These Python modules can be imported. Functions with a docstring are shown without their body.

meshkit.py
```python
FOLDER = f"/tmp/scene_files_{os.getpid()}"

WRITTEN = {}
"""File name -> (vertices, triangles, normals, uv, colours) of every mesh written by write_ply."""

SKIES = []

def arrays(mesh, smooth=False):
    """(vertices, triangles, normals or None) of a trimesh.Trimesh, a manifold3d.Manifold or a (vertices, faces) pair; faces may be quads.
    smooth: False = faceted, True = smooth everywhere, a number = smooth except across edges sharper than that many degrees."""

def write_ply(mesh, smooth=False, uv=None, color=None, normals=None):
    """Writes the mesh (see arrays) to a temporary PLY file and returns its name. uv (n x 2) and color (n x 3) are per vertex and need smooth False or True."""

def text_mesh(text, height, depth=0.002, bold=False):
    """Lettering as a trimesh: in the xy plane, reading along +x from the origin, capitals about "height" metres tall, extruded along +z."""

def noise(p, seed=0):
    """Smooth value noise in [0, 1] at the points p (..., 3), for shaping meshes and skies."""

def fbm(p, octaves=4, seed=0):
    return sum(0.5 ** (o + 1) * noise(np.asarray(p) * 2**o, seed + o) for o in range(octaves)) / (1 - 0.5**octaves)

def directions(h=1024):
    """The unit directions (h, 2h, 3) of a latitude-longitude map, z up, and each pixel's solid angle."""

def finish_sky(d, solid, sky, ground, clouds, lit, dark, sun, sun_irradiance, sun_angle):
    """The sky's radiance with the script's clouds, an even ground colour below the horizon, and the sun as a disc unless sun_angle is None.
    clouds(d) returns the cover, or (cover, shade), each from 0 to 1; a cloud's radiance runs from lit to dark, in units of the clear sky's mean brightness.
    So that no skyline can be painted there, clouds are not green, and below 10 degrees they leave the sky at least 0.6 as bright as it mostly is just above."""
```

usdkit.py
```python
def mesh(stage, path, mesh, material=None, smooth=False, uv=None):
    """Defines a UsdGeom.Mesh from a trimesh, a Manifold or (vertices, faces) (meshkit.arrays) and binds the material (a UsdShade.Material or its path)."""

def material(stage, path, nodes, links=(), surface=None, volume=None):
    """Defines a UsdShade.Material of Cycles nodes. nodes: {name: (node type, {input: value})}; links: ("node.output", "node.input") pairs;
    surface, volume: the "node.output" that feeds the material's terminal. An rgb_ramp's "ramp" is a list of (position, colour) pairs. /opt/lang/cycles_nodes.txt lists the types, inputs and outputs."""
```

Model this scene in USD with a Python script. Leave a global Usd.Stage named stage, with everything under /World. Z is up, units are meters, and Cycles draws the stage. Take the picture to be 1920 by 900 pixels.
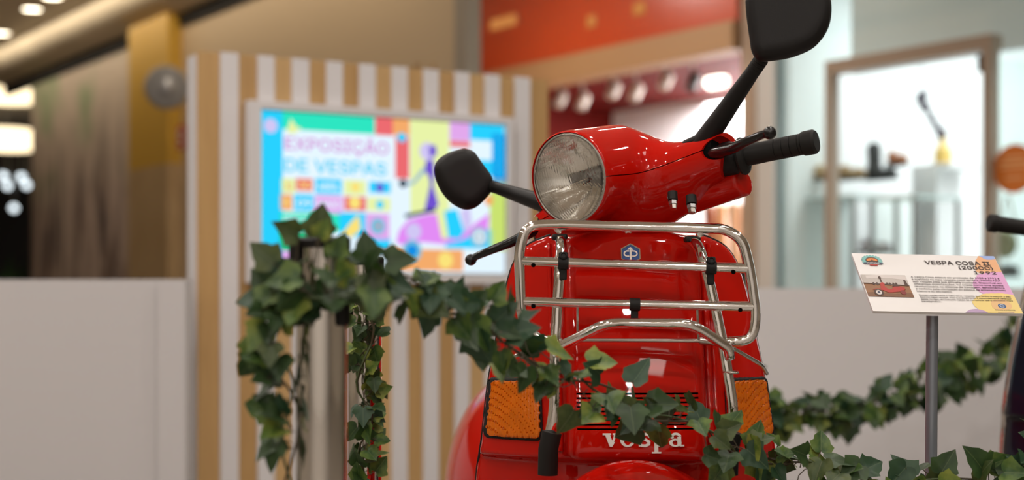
import math, random
import numpy as np
import trimesh, manifold3d, usdkit, meshkit
import shapely
from shapely import affinity
from shapely.geometry import Polygon, Point, LineString, box as sbox, MultiPolygon
from shapely.ops import unary_union
from pxr import Usd, UsdGeom, UsdLux, UsdShade, Gf, Sdf, Vt

stage = Usd.Stage.CreateInMemory()
UsdGeom.SetStageUpAxis(stage, 'Z'); UsdGeom.SetStageMetersPerUnit(stage, 1.0)
UsdGeom.Xform.Define(stage, '/World'); UsdGeom.Scope.Define(stage, '/World/Looks')
PI = math.pi
rng = np.random.default_rng(7); random.seed(7)

# ------------------------------------------------------------------ camera
EYE = 0.74
cam = UsdGeom.Camera.Define(stage, '/World/camera')
cam.CreateHorizontalApertureAttr(36.0); cam.CreateFocalLengthAttr(55.0)
cam.CreateVerticalApertureOffsetAttr(110 / 1920 * 36.0)
cam.CreateFStopAttr(2.2); cam.CreateFocusDistanceAttr(2.66)
cam.CreateClippingRangeAttr((0.05, 200.0))
cam.CreateExposureAttr(0.0)
cam.AddTranslateOp().Set((0, 0, EYE)); cam.AddRotateXOp().Set(90.0)

# ------------------------------------------------------------------ light
def disk_light(name, pos, radius, intensity, color, down=(0, 0, 0)):
    l = UsdLux.DiskLight.Define(stage, '/World/' + name)
    l.CreateRadiusAttr(radius); l.CreateIntensityAttr(intensity); l.CreateColorAttr(color)
    l.AddTranslateOp().Set(pos)
    if down != (0, 0, 0): l.AddRotateXYZOp().Set(down)
    return l
def rect_light(name, pos, w, h, intensity, color, rot=(0, 0, 0)):
    l = UsdLux.RectLight.Define(stage, '/World/' + name)
    l.CreateWidthAttr(w); l.CreateHeightAttr(h); l.CreateIntensityAttr(intensity); l.CreateColorAttr(color)
    l.AddTranslateOp().Set(pos)
    if rot != (0, 0, 0): l.AddRotateXYZOp().Set(rot)
    return l
WARM = (1.0, 0.93, 0.87)
n = 0
for ix, x in enumerate((-4.6, -2.8, -1.0, 0.9, 2.7)):
    for iy, y in enumerate((-4.9, -3.2, -1.4, 0.6, 2.6, 4.4, 6.4)):
        if x > 2 and y > 5: continue
        n += 1
        disk_light('ceiling_lamp_light_%03d' % n, (x + 0.25 * (iy % 2), y, 3.37), 0.075, 250.0, WARM)
for i, (x, y) in enumerate(((-1.8, 3.4), (1.3, 1.9), (-1.6, -2.6), (1.6, -2.6))):
    rect_light('ceiling_panel_light_%03d' % (i + 1), (x, y, 3.36), 0.6, 0.6, 6.0, (1.0, 0.93, 0.84))
disk_light('shopfront_lamp_light', (0.5, 10.2, 3.37), 0.09, 260.0, WARM); disk_light('shopfront_lamp_light_001', (-0.4, 11.6, 3.37), 0.09, 260.0, WARM)
rect_light('slot_strip_light', (-0.25 - 0.548 * 4.7 - 0.836 * 0.45, 9.2 + 0.8363 * 4.7 - 0.548 * 0.45, 3.385), 9.0, 0.12, 11.5, (1.0, 0.86, 0.66), (0, 0, 123.24))

# ------------------------------------------------------------------ helpers
used, locs = {}, {}
def numbered(parent, name):
    k = used.get((parent, name), 0); used[(parent, name)] = k + 1
    return name if k == 0 else '%s_%03d' % (name, k)
def ppath(p): return str(p.GetPath()) if p is not None else '/World'
def tag(p, label=None, cat=None, group=None, kind=None):
    for k, v in (('label', label), ('category', cat), ('group', group), ('kind', kind)):
        if v: p.SetCustomDataByKey(k, v)
    return p
def thing(name, label, cat, loc, group=None, kind=None):
    nm = numbered('/World', name)
    x = UsdGeom.Xform.Define(stage, '/World/' + nm); x.AddTranslateOp().Set(tuple(float(v) for v in loc))
    locs['/World/' + nm] = np.asarray(loc, float)
    return tag(x.GetPrim(), label, cat, group, kind)
def arr(m):
    if hasattr(m, 'to_mesh'):
        q = m.to_mesh(); return np.array(q.vert_properties[:, :3], float), np.array(q.tri_verts, int)
    if isinstance(m, tuple):
        v, f = np.asarray(m[0], float), np.asarray(m[1], int)
        if f.shape[1] == 4: f = np.vstack([f[:, [0, 1, 2]], f[:, [0, 2, 3]]])
        return v, f
    if isinstance(m, list):
        vs, fs, k = [], [], 0
        for q in m:
            v, f = arr(q); vs.append(v); fs.append(f + k); k += len(v)
        return np.vstack(vs), np.vstack(fs)
    return np.array(m.vertices, float), np.array(m.faces, int)
def rootloc(path):
    while path and path not in locs: path = path.rsplit('/', 1)[0]
    return locs.get(path, np.zeros(3))
def part(parent, name, mesh, mat, smooth=35, label=None):
    """One mesh in world coordinates, placed under parent (or under /World)."""
    pp = ppath(parent); nm = numbered(pp, name)
    v, f = arr(mesh)
    m = usdkit.mesh(stage, pp + '/' + nm, trimesh.Trimesh(v - rootloc(pp), f, process=False), M[mat] if isinstance(mat, str) else mat, smooth)
    return tag(m.GetPrim(), label)
def struct(name, mesh, mat, label, cat=None, smooth=False):
    return tag(part(None, name, mesh, mat, smooth, label), None, cat, None, 'structure')

def bx(x0, x1, y0, y1, z0, z1):
    m = trimesh.creation.box((x1 - x0, y1 - y0, z1 - z0)); m.apply_translation(((x0 + x1) / 2, (y0 + y1) / 2, (z0 + z1) / 2)); return m
def man(m):
    v, f = arr(m)
    t = trimesh.Trimesh(v, f); t.merge_vertices()
    return manifold3d.Manifold(manifold3d.Mesh(np.asarray(t.vertices, np.float32), np.asarray(t.faces, np.uint32)))
def rbox(sx, sy, sz, r, seg=10):
    """rounded box centred on the origin"""
    s = manifold3d.Manifold.sphere(r, seg)
    return manifold3d.Manifold.batch_hull([s.translate([a * (sx / 2 - r), b * (sy / 2 - r), c * (sz / 2 - r)]) for a in (-1, 1) for b in (-1, 1) for c in (-1, 1)])
def xf(mesh, origin, ex, ey, ez):
    v, f = arr(mesh); R = np.stack([ex, ey, ez], 0)
    if np.linalg.det(R) < 0: f = f[:, ::-1]
    return v @ R + np.asarray(origin), f
def nrm(v): v = np.asarray(v, float); return v / np.linalg.norm(v)
def lathe(profile, sides=48, origin=(0, 0, 0), axis=(0, 0, 1), ref=None):
    """profile: (radius, height) pairs; closed on the axis where radius is 0."""
    p = np.asarray(profile, float); a = np.arange(sides) * 2 * PI / sides
    v = np.stack([p[:, None, 0] * np.cos(a), p[:, None, 0] * np.sin(a), np.broadcast_to(p[:, None, 1], (len(p), sides))], -1).reshape(-1, 3)
    i, j = np.meshgrid(np.arange(len(p) - 1), np.arange(sides), indexing='ij'); j2 = (j + 1) % sides
    q = np.stack([i * sides + j, i * sides + j2, (i + 1) * sides + j2, (i + 1) * sides + j], -1).reshape(-1, 4)
    ez = nrm(axis); rf = np.array([1.0, 0, 0]) if ref is None else np.asarray(ref, float)
    if abs(np.dot(nrm(rf), ez)) > 0.95: rf = np.array([0, 1.0, 0])
    ex = nrm(rf - np.dot(rf, ez) * ez); ey = np.cross(ez, ex)
    t = trimesh.Trimesh(*xf((v, q), origin, ex, ey, ez), process=False)
    t.merge_vertices(); t.update_faces(t.nondegenerate_faces())
    return t
def smooth_path(pts, radius=0.02, closed=False, seg=8):
    """polyline with its corners rounded"""
    pts = [np.asarray(p, float) for p in pts]; out = []; nn = len(pts)
    for i, p in enumerate(pts):
        if not closed and i in (0, nn - 1): out.append(p); continue
        a, b = pts[i - 1], pts[(i + 1) % nn]
        r = radius[i] if isinstance(radius, (list, tuple)) else radius
        da, db = a - p, b - p; la, lb = np.linalg.norm(da), np.linalg.norm(db)
        r = min(r, 0.48 * la, 0.48 * lb)
        if r < 1e-5: out.append(p); continue
        s, e = p + da / la * r, p + db / lb * r
        for k in range(seg + 1):
            t = k / seg; out.append((1 - t) ** 2 * s + 2 * t * (1 - t) * p + t * t * e)
    return np.array(out)
def tube(pts, radius, sides=14, closed=False, caps=True):
    p = np.asarray(pts, float); m = len(p)
    if closed: tg = np.roll(p, -1, 0) - np.roll(p, 1, 0)
    else: tg = np.gradient(p, axis=0)
    tg /= np.linalg.norm(tg, axis=1, keepdims=True) + 1e-12
    a = np.cross(tg[0], [0, 0, 1.0])
    if np.linalg.norm(a) < 0.2: a = np.cross(tg[0], [1.0, 0, 0])
    A = [nrm(a)]
    for i in range(1, m):
        v = A[-1] - np.dot(A[-1], tg[i]) * tg[i]; A.append(nrm(v))
    A = np.array(A); B = np.cross(tg, A)
    if closed:
        v = A[-1] - np.dot(A[-1], tg[0]) * tg[0]; tw = math.atan2(np.dot(v, B[0]), np.dot(v, A[0]))
        an = -tw * np.arange(m) / m; A, B = A * np.cos(an)[:, None] + B * np.sin(an)[:, None], B * np.cos(an)[:, None] - A * np.sin(an)[:, None]
    r = np.broadcast_to(radius, (m,)) if np.ndim(radius) <= 1 else None
    ang = np.arange(sides) * 2 * PI / sides
    v = p[:, None] + r[:, None, None] * (np.cos(ang)[None, :, None] * A[:, None] + np.sin(ang)[None, :, None] * B[:, None])
    k = m if closed else m - 1
    i, j = np.meshgrid(np.arange(k), np.arange(sides), indexing='ij'); i2 = (i + 1) % m; j2 = (j + 1) % sides
    f = np.stack([i * sides + j, i * sides + j2, i2 * sides + j2, i2 * sides + j], -1).reshape(-1, 4)
    f = np.vstack([f[:, [0, 1, 2]], f[:, [0, 2, 3]]]); v = v.reshape(-1, 3)
    if caps and not closed:
        n0 = len(v); v = np.vstack([v, p[0], p[-1]]); jj = np.arange(sides); j2 = (jj + 1) % sides
        f = np.vstack([f, np.stack([np.full(sides, n0), j2, jj], 1), np.stack([np.full(sides, n0 + 1), (m - 1) * sides + jj, (m - 1) * sides + j2], 1)])
    return trimesh.Trimesh(v, f, process=False)
def rod(a, b, r, r2=None, sides=16):
    return tube(np.array([a, b], float), np.array([r, r if r2 is None else r2]), sides)
def catmull(pts, per=12):
    p = np.asarray(pts, float); p = np.vstack([2 * p[0] - p[1], p, 2 * p[-1] - p[-2]]); out = []
    for i in range(1, len(p) - 2):
        for t in np.arange(per) / per:
            out.append(0.5 * ((2 * p[i]) + (-p[i - 1] + p[i + 1]) * t + (2 * p[i - 1] - 5 * p[i] + 4 * p[i + 1] - p[i + 2]) * t * t + (-p[i - 1] + 3 * p[i] - 3 * p[i + 1] + p[i + 2]) * t ** 3))
    return np.array(out + [p[-2]])
def extrude(shape, depth):
    """shapely shape -> mesh in xy, from z 0 to depth"""
    gs = [g for g in (shape.geoms if hasattr(shape, 'geoms') else [shape]) if isinstance(g, Polygon) and g.area > 1e-9]
    return trimesh.util.concatenate([trimesh.creation.extrude_polygon(g, depth, engine='earcut') for g in gs])

# --- signed distance modelling (surface nets)
def smin(a, b, k):
    h = np.clip(0.5 + 0.5 * (b - a) / k, 0, 1); return b + (a - b) * h - k * h * (1 - h)
def smax(a, b, k): return -smin(-a, -b, k)
def capsule(P, a, b, ra, rb):
    a, b = np.asarray(a, float), np.asarray(b, float); d = b - a
    t = np.clip((P - a) @ d / (d @ d), 0, 1)
    return np.linalg.norm(P - a - t[..., None] * d, axis=-1) - (ra + (rb - ra) * t)
def rbx(P, c, hs, r):
    q = np.abs(P - np.asarray(c, float)) - np.asarray(hs, float) + r
    return np.linalg.norm(np.maximum(q, 0), axis=-1) + np.minimum(q.max(-1), 0) - r
def ellipsoid(P, c, rad):
    q = (P - np.asarray(c, float)); rad = np.asarray(rad, float)
    k0 = np.linalg.norm(q / rad, axis=-1); k1 = np.linalg.norm(q / rad ** 2, axis=-1)
    return k0 * (k0 - 1) / np.maximum(k1, 1e-9)
def poly_sdf(Q, poly):
    V = np.asarray(poly, float); d = np.full(Q.shape[:-1], 1e9); ins = np.zeros(Q.shape[:-1], bool)
    for a, b in zip(V, np.roll(V, -1, 0)):
        e = b - a; w = Q - a; t = np.clip(w @ e / (e @ e), 0, 1)
        d = np.minimum(d, np.linalg.norm(w - t[..., None] * e, axis=-1))
        c = (a[1] <= Q[..., 1]) != (b[1] <= Q[..., 1])
        with np.errstate(divide='ignore', invalid='ignore'):
            ins ^= c & (Q[..., 0] < a[0] + (Q[..., 1] - a[1]) * e[0] / (e[1] if e[1] else 1e-12))
    return np.where(ins, -d, d)
def sdf_mesh(f, lo, hi, h, project=3):
    lo, hi = np.asarray(lo, float), np.asarray(hi, float); nn = np.ceil((hi - lo) / h).astype(int) + 1
    ax = [lo[k] + h * np.arange(nn[k]) for k in range(3)]
    G = np.empty(tuple(nn))
    for i in range(nn[0]):
        yy, zz = np.meshgrid(ax[1], ax[2], indexing='ij')
        G[i] = f(np.stack([np.full_like(yy, ax[0][i]), yy, zz], -1))
    neg = G < 0; cs = tuple(nn - 1)
    cnt = np.zeros(cs, int)
    for d in np.ndindex(2, 2, 2): cnt += neg[d[0]:d[0] + cs[0], d[1]:d[1] + cs[1], d[2]:d[2] + cs[2]]
    act = (cnt > 0) & (cnt < 8); idx = np.full(cs, -1); cells = np.argwhere(act); idx[act] = np.arange(len(cells))
    acc = np.zeros((len(cells), 3)); num = np.zeros(len(cells))
    for k in range(3):
        o = [j for j in range(3) if j != k]
        for d in np.ndindex(2, 2):
            a = cells.copy(); a[:, o[0]] += d[0]; a[:, o[1]] += d[1]; b = a.copy(); b[:, k] += 1
            va, vb = G[tuple(a.T)], G[tuple(b.T)]; c = (va < 0) != (vb < 0)
            t = np.where(c, va / np.where(c, va - vb, 1), 0); p = a.astype(float); p[:, k] += t
            acc[c] += p[c]; num[c] += 1
    V = lo + h * acc / num[:, None]; F = []
    for k in range(3):
        u, w = (k + 1) % 3, (k + 2) % 3
        sl0 = [slice(None)] * 3; sl1 = [slice(None)] * 3; sl0[k] = slice(0, -1); sl1[k] = slice(1, None)
        e = np.argwhere(neg[tuple(sl0)] != neg[tuple(sl1)])
        e = e[(e[:, u] > 0) & (e[:, w] > 0) & (e[:, u] < cs[u]) & (e[:, w] < cs[w])]
        if not len(e): continue
        def cell(du, dw):
            q = e.copy(); q[:, u] += du; q[:, w] += dw; return idx[tuple(q.T)]
        q = np.stack([cell(-1, -1), cell(0, -1), cell(0, 0), cell(-1, 0)], 1)
        flip = ~neg[tuple(e.T)]; q[flip] = q[flip][:, ::-1]; F.append(q)
    F = np.vstack(F)
    for _ in range(project):
        g = np.stack([(f(V + np.eye(3)[k] * h * 0.1) - f(V - np.eye(3)[k] * h * 0.1)) / (0.2 * h) for k in range(3)], -1)
        st = f(V)[:, None] * g / np.maximum((g * g).sum(-1, keepdims=True), 1e-4)
        V = V - np.clip(st, -0.5 * h, 0.5 * h)
    F = np.vstack([F[:, [0, 1, 2]], F[:, [0, 2, 3]]])
    return trimesh.Trimesh(V, F, process=False)
def trim(m, normal, offset):
    return man(m).trim_by_plane([float(c) for c in normal], float(offset))

# ------------------------------------------------------------------ materials
M = {}
def mat(name, base, rough=0.5, metal=0.0, coat=0.0, coat_rough=0.03, spec=0.5, emit=None, emit_s=0.0, noise=None, bump=None, trans=0.0, sss=0.0, ior=1.5):
    p = {'base_color': base, 'roughness': rough, 'metallic': metal, 'specular_ior_level': spec, 'ior': ior}
    if coat: p.update(coat_weight=coat, coat_roughness=coat_rough)
    if trans: p['transmission_weight'] = trans
    if emit is not None: p.update(emission_color=emit, emission_strength=emit_s)
    nodes, links = {'p': ('principled_bsdf', p)}, []
    if noise or bump: nodes['co'] = ('texture_coordinate', {})
    if noise:
        b2, sc, stretch = noise
        nodes['map'] = ('mapping', {'scale': stretch}); nodes['n'] = ('noise_texture', {'scale': sc, 'detail': 5.0, 'roughness': 0.6})
        nodes['r'] = ('rgb_ramp', {'ramp': [(0.3, base), (0.7, b2)]})
        links += [('co.object', 'map.vector'), ('map.vector', 'n.vector'), ('n.fac', 'r.fac'), ('r.color', 'p.base_color')]
    if bump:
        sc, dist = bump
        nodes['bn'] = ('noise_texture', {'scale': sc, 'detail': 3.0}); nodes['b'] = ('bump', {'strength': 1.0, 'distance': dist})
        links += [('co.object', 'bn.vector'), ('bn.fac', 'b.height'), ('b.normal', 'p.normal')]
    M[name] = usdkit.material(stage, '/World/Looks/' + name, nodes, links, surface='p.BSDF'); return M[name]
def emitter(name, color, strength):
    M[name] = usdkit.material(stage, '/World/Looks/' + name, {'e': ('emission', {'color': color, 'strength': strength})}, [], surface='e.emission'); return M[name]
def s2l(r, g, b):
    return tuple((c / 12.92 if c <= 0.04045 else ((c + 0.055) / 1.055) ** 2.4) for c in (r / 255, g / 255, b / 255))

mat('red_paint', (0.52, 0.0065, 0.0025), 0.5, coat=0.9, coat_rough=0.015, spec=0.0)
mat('chrome', (0.88, 0.87, 0.86), 0.06, metal=1.0)
mat('chrome_worn', (0.62, 0.59, 0.54), 0.22, metal=1.0)
mat('steel_grey', (0.42, 0.42, 0.42), 0.35, metal=1.0)
mat('black_plastic', (0.009, 0.008, 0.008), 0.5, spec=0.28, bump=(900.0, 0.0002))
mat('black_rubber', (0.012, 0.011, 0.010), 0.6, spec=0.3)
mat('black_gloss', (0.006, 0.006, 0.007), 0.15)
mat('hollow_shade', (0.002, 0.002, 0.002), 0.9, spec=0.1)  # near-black colour painted in as the shade inside slots, bar ends and holes
mat('tyre', (0.02, 0.02, 0.02), 0.75)
mat('ring_grey', (0.42, 0.40, 0.35), 0.35, metal=0.3)
mat('mirror_reflector', (0.95, 0.94, 0.91), 0.10, metal=1.0)
mat('lens_glass', (0.98, 0.99, 0.99), 0.0, trans=1.0, ior=1.47)
mat('mirror_glass', (0.9, 0.9, 0.9), 0.02, metal=1.0)
mat('white_letters', (0.88, 0.85, 0.80), 0.2, metal=0.1)
mat('badge_blue', (0.006, 0.085, 0.36), 0.18, coat=1.0)
mat('badge_silver', (0.62, 0.56, 0.52), 0.2, metal=0.8)
mat('navy_paint', (0.003, 0.004, 0.014), 0.3, coat=0.5, spec=0.1)
mat('seat_vinyl', (0.012, 0.012, 0.012), 0.5, bump=(400.0, 0.0005))
mat('board_white', (0.80, 0.78, 0.77), 0.35)
mat('print_dark', (0.035, 0.022, 0.022), 0.5)
mat('print_grey', (0.16, 0.14, 0.15), 0.5)
mat('post_grey', (0.30, 0.33, 0.38), 0.32, metal=0.6, noise=((0.26, 0.29, 0.34), 60.0, (1, 1, 0.2)))
mat('stem_brown', (0.060, 0.045, 0.022), 0.6)
mat('stem_green', (0.050, 0.075, 0.022), 0.55)
mat('wall_white', (0.74, 0.72, 0.73), 0.6)
mat('partition_dimmed', (0.60, 0.580, 0.585), 0.6)  # partition white, darkened in the colour for standing farther from the lights
mat('floor_tile', (0.27, 0.235, 0.20), 0.18, noise=((0.22, 0.19, 0.16), 3.0, (1, 1, 1)))
mat('ceiling_cream', (0.86, 0.76, 0.62), 0.8)
# amber lens with moulded prisms
M['amber_lens'] = usdkit.material(stage, '/World/Looks/amber_lens', {
    'co': ('texture_coordinate', {}), 'w': ('wave_texture', {'scale': 62.0, 'bands_direction': 'x', 'detail': 0.0}), 'w2': ('wave_texture', {'scale': 34.0, 'bands_direction': 'z', 'detail': 0.0}),
    'm': ('math', {'math_type': 'add'}), 'm2': ('math', {'math_type': 'multiply', 'value2': 0.06}), 'b': ('bump', {'strength': 0.5, 'distance': 0.0005}),
    'p': ('principled_bsdf', {'base_color': (1.0, 0.24, 0.006), 'roughness': 0.14, 'transmission_weight': 0.45, 'ior': 1.5})},
    [('co.object', 'w.vector'), ('co.object', 'w2.vector'), ('w.fac', 'm.value1'), ('w2.fac', 'm2.value1'), ('m2.value', 'm.value2'), ('m.value', 'b.height'), ('b.normal', 'p.normal')], surface='p.BSDF')
mat('amber_back', (0.95, 0.42, 0.06), 0.25, metal=0.7)
def wood(name, a, b):
    M[name] = usdkit.material(stage, '/World/Looks/' + name, {
        'co': ('texture_coordinate', {}), 'mp': ('mapping', {'scale': (22.0, 22.0, 1.1)}), 'n': ('noise_texture', {'scale': 1.6, 'detail': 6.0, 'distortion': 1.2}),
        'r': ('rgb_ramp', {'ramp': [(0.25, a), (0.75, b)]}), 'p': ('principled_bsdf', {'roughness': 0.5})},
        [('co.object', 'mp.vector'), ('mp.vector', 'n.vector'), ('n.fac', 'r.fac'), ('r.color', 'p.base_color')], surface='p.BSDF')
wood('oak_a', (0.50, 0.30, 0.115), (0.60, 0.38, 0.16)); wood('oak_b', (0.46, 0.27, 0.10), (0.55, 0.34, 0.14)); wood('oak_c', (0.54, 0.34, 0.145), (0.64, 0.42, 0.19))
# ivy leaf materials: object space is the leaf's own (x across, y along, metres/size): paler edge blotches and pale veins
def leaf_mat(name, core, edge, vein):
    M[name] = usdkit.material(stage, '/World/Looks/' + name, {
        'co': ('texture_coordinate', {}), 'sx': ('separate_xyz', {}), 'ax': ('math', {'math_type': 'absolute'}),
        'n': ('noise_texture', {'scale': 3.0, 'detail': 3.0}), 'add': ('math', {'math_type': 'add'}),
        'r': ('rgb_ramp', {'ramp': [(0.52, core), (0.72, tuple(0.5 * (a + b) for a, b in zip(core, edge))), (0.98, edge)]}),
        'v': ('math', {'math_type': 'less_than', 'value2': 0.016}), 'mx': ('mix', {'color2': vein}),
        'p': ('principled_bsdf', {'roughness': 0.48}), 't': ('translucent_bsdf', {}), 'mc': ('mix_closure', {'fac': 0.18})},
        [('co.object', 'sx.vector'), ('sx.x', 'ax.value1'), ('co.object', 'n.vector'), ('ax.value', 'add.value1'), ('n.fac', 'add.value2'), ('add.value', 'r.fac'),
         ('ax.value', 'v.value1'), ('v.value', 'mx.fac'), ('r.color', 'mx.color1'), ('mx.color', 'p.base_color'), ('mx.color', 't.color'), ('p.BSDF', 'mc.closure1'), ('t.BSDF', 'mc.closure2')], surface='mc.closure')
leaf_mat('ivy_dark', (0.020, 0.050, 0.013), (0.036, 0.080, 0.018), (0.06, 0.10, 0.03))
leaf_mat('ivy_blue', (0.020, 0.060, 0.028), (0.032, 0.080, 0.034), (0.06, 0.11, 0.05))
leaf_mat('ivy_mid', (0.030, 0.082, 0.016), (0.12, 0.19, 0.035), (0.10, 0.15, 0.05))
leaf_mat('ivy_lime', (0.085, 0.16, 0.026), (0.26, 0.31, 0.055), (0.12, 0.18, 0.05))
leaf_mat('ivy_olive', (0.040, 0.070, 0.016), (0.085, 0.115, 0.03), (0.10, 0.12, 0.05))
# window glass
M['pane_glass'] = usdkit.material(stage, '/World/Looks/pane_glass', {
    'f': ('fresnel', {'IOR': 1.45}), 'gm': ('geometry', {}), 'iv': ('math', {'math_type': 'subtract', 'value1': 1.0}), 'fm': ('math', {'math_type': 'multiply'}), 't': ('transparent_bsdf', {'color': (0.94, 0.975, 0.965)}), 'g': ('glossy_bsdf', {'color': (1, 1, 1), 'roughness': 0.0}), 'm': ('mix_closure', {})},
    [('gm.backfacing', 'iv.value2'), ('f.fac', 'fm.value1'), ('iv.value', 'fm.value2'), ('fm.value', 'm.fac'), ('t.BSDF', 'm.closure1'), ('g.BSDF', 'm.closure2')], surface='m.closure')

# ================================================================== THE HALL
FPX = 55.0 / 36.0 * 1920
def at(px, py, Y):
    return np.array([(px - 960) / FPX * Y, Y, EYE + (560 - py) / FPX * Y])

struct('floor', bx(-9, 9, -9, 26, -0.05, 0.0), 'floor_tile', 'polished beige floor of the shopping mall hall')
struct('ceiling', bx(-9, 9, -9, 26, 3.40, 3.45), 'ceiling_cream', 'cream plastered mall ceiling with recessed downlights')
mat('wall_beige', (0.62, 0.50, 0.36), 0.7); mat('wall_cream', (0.70, 0.62, 0.50), 0.7)
mat('wall_dusk', (0.74, 0.70, 0.65), 0.6)
struct('wall_back', bx(-9, 9, -6.05, -6, 0, 3.4), 'wall_dusk', 'cream wall of the mall hall facing the display')
struct('wall_left', bx(-9.05, -9, -9, 26, 0, 3.4), 'wall_cream', 'cream side wall of the mall hall')
struct('wall_right', bx(9, 9.05, -9, 26, 0, 3.4), 'wall_cream', 'cream side wall beyond the shops')

# --- hoarding wall receding on the left (printed mural), with its bulkhead
hp0, hp1 = np.array([-0.25, 9.2]), np.array([-5.6, 17.36]); hd = nrm(hp1 - hp0); hn = np.array([-hd[1], hd[0]])      # hn points away from the camera side
if np.dot(hn, -hp0) > 0: hn = -hn
def along(p0, d, nn, u0, u1, o0, o1, z0, z1):
    """box along a wall line: u along it, o outwards (away from the hall), z up"""
    c = [p0 + d * u + nn * o for u, o in ((u0, o0), (u1, o0), (u1, o1), (u0, o1))]
    v = np.array([[*q, z] for z in (z0, z1) for q in c]); m = trimesh.Trimesh(v, [[0, 2, 1], [0, 3, 2], [4, 5, 6], [4, 6, 7], [0, 1, 5], [0, 5, 4], [1, 2, 6], [1, 6, 5], [2, 3, 7], [2, 7, 6], [3, 0, 4], [3, 4, 7]])
    if m.volume < 0: m.invert()
    return m
HL = 8.84
# mural print: pale sky, darker figure-like trunks, some green at mid height - a flat print on the hoarding
M['mural_print'] = usdkit.material(stage, '/World/Looks/mural_print', {
    'g': ('geometry', {}), 'mp': ('mapping', {'scale': (1.7, 1.7, 0.50)}), 'n': ('noise_texture', {'scale': 1.2, 'detail': 5.0, 'roughness': 0.62, 'distortion': 1.3}),
    'mp2': ('mapping', {'scale': (0.9, 0.9, 0.9), 'location': (3.1, 1.7, 0.4)}), 'n2': ('noise_texture', {'scale': 1.1, 'detail': 3.0}),
    'sx': ('separate_xyz', {}), 'h': ('rgb_ramp', {'ramp': [(0.0, (1, 1, 1)), (0.55, (0.9, 0.9, 0.9)), (0.80, (0.25, 0.25, 0.25)), (0.93, (0, 0, 0))]}), 'hz': ('map_range', {'from_min': 0.0, 'from_max': 3.0}),
    'r': ('rgb_ramp', {'ramp': [(0.38, (0.085, 0.068, 0.090)), (0.46, (0.27, 0.19, 0.165)), (0.56, (0.62, 0.49, 0.44))]}),
    'r2': ('rgb_ramp', {'ramp': [(0.5, (0.64, 0.52, 0.41)), (0.62, (0.36, 0.42, 0.24)), (0.75, (0.60, 0.50, 0.40))]}),
    'm': ('mix', {}), 'p': ('principled_bsdf', {'roughness': 0.6})},
    [('g.position', 'mp.vector'), ('mp.vector', 'n.vector'), ('n.fac', 'r.fac'), ('g.position', 'mp2.vector'), ('mp2.vector', 'n2.vector'), ('n2.fac', 'r2.fac'), ('g.position', 'sx.vector'), ('sx.z', 'hz.value'), ('hz.result', 'h.fac'),
     ('h.color', 'm.fac'), ('r2.color', 'm.color1'), ('r.color', 'm.color2'), ('m.color', 'p.base_color')], surface='p.BSDF')
mat('hoarding_plain', (0.66, 0.50, 0.32), 0.6); mat('hoarding_edge', (0.40, 0.34, 0.27), 0.6)
UC = 4.55                                   # the yellow pillar stands here along the hoarding
hw = thing('hoarding', 'tall beige hoarding behind the striped kiosk, printed with a dim mural beyond the pillar', 'hoarding', (*hp0, 0))
part(hw, 'plain_panel', along(hp0, hd, hn, 0.14, UC - 0.005, 0, 0.06, 0, 3.0), 'hoarding_plain', False)
part(hw, 'mural_panel', along(hp0, hd, hn, UC + 0.955, HL, 0, 0.06, 0, 3.0), 'mural_print', False, 'printed woodland mural with dark trunks')
part(hw, 'corner_post', along(hp0, hd, hn, 0.0, 0.14, -0.02, 0.08, 0, 3.3), 'hoarding_edge', False)
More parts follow.
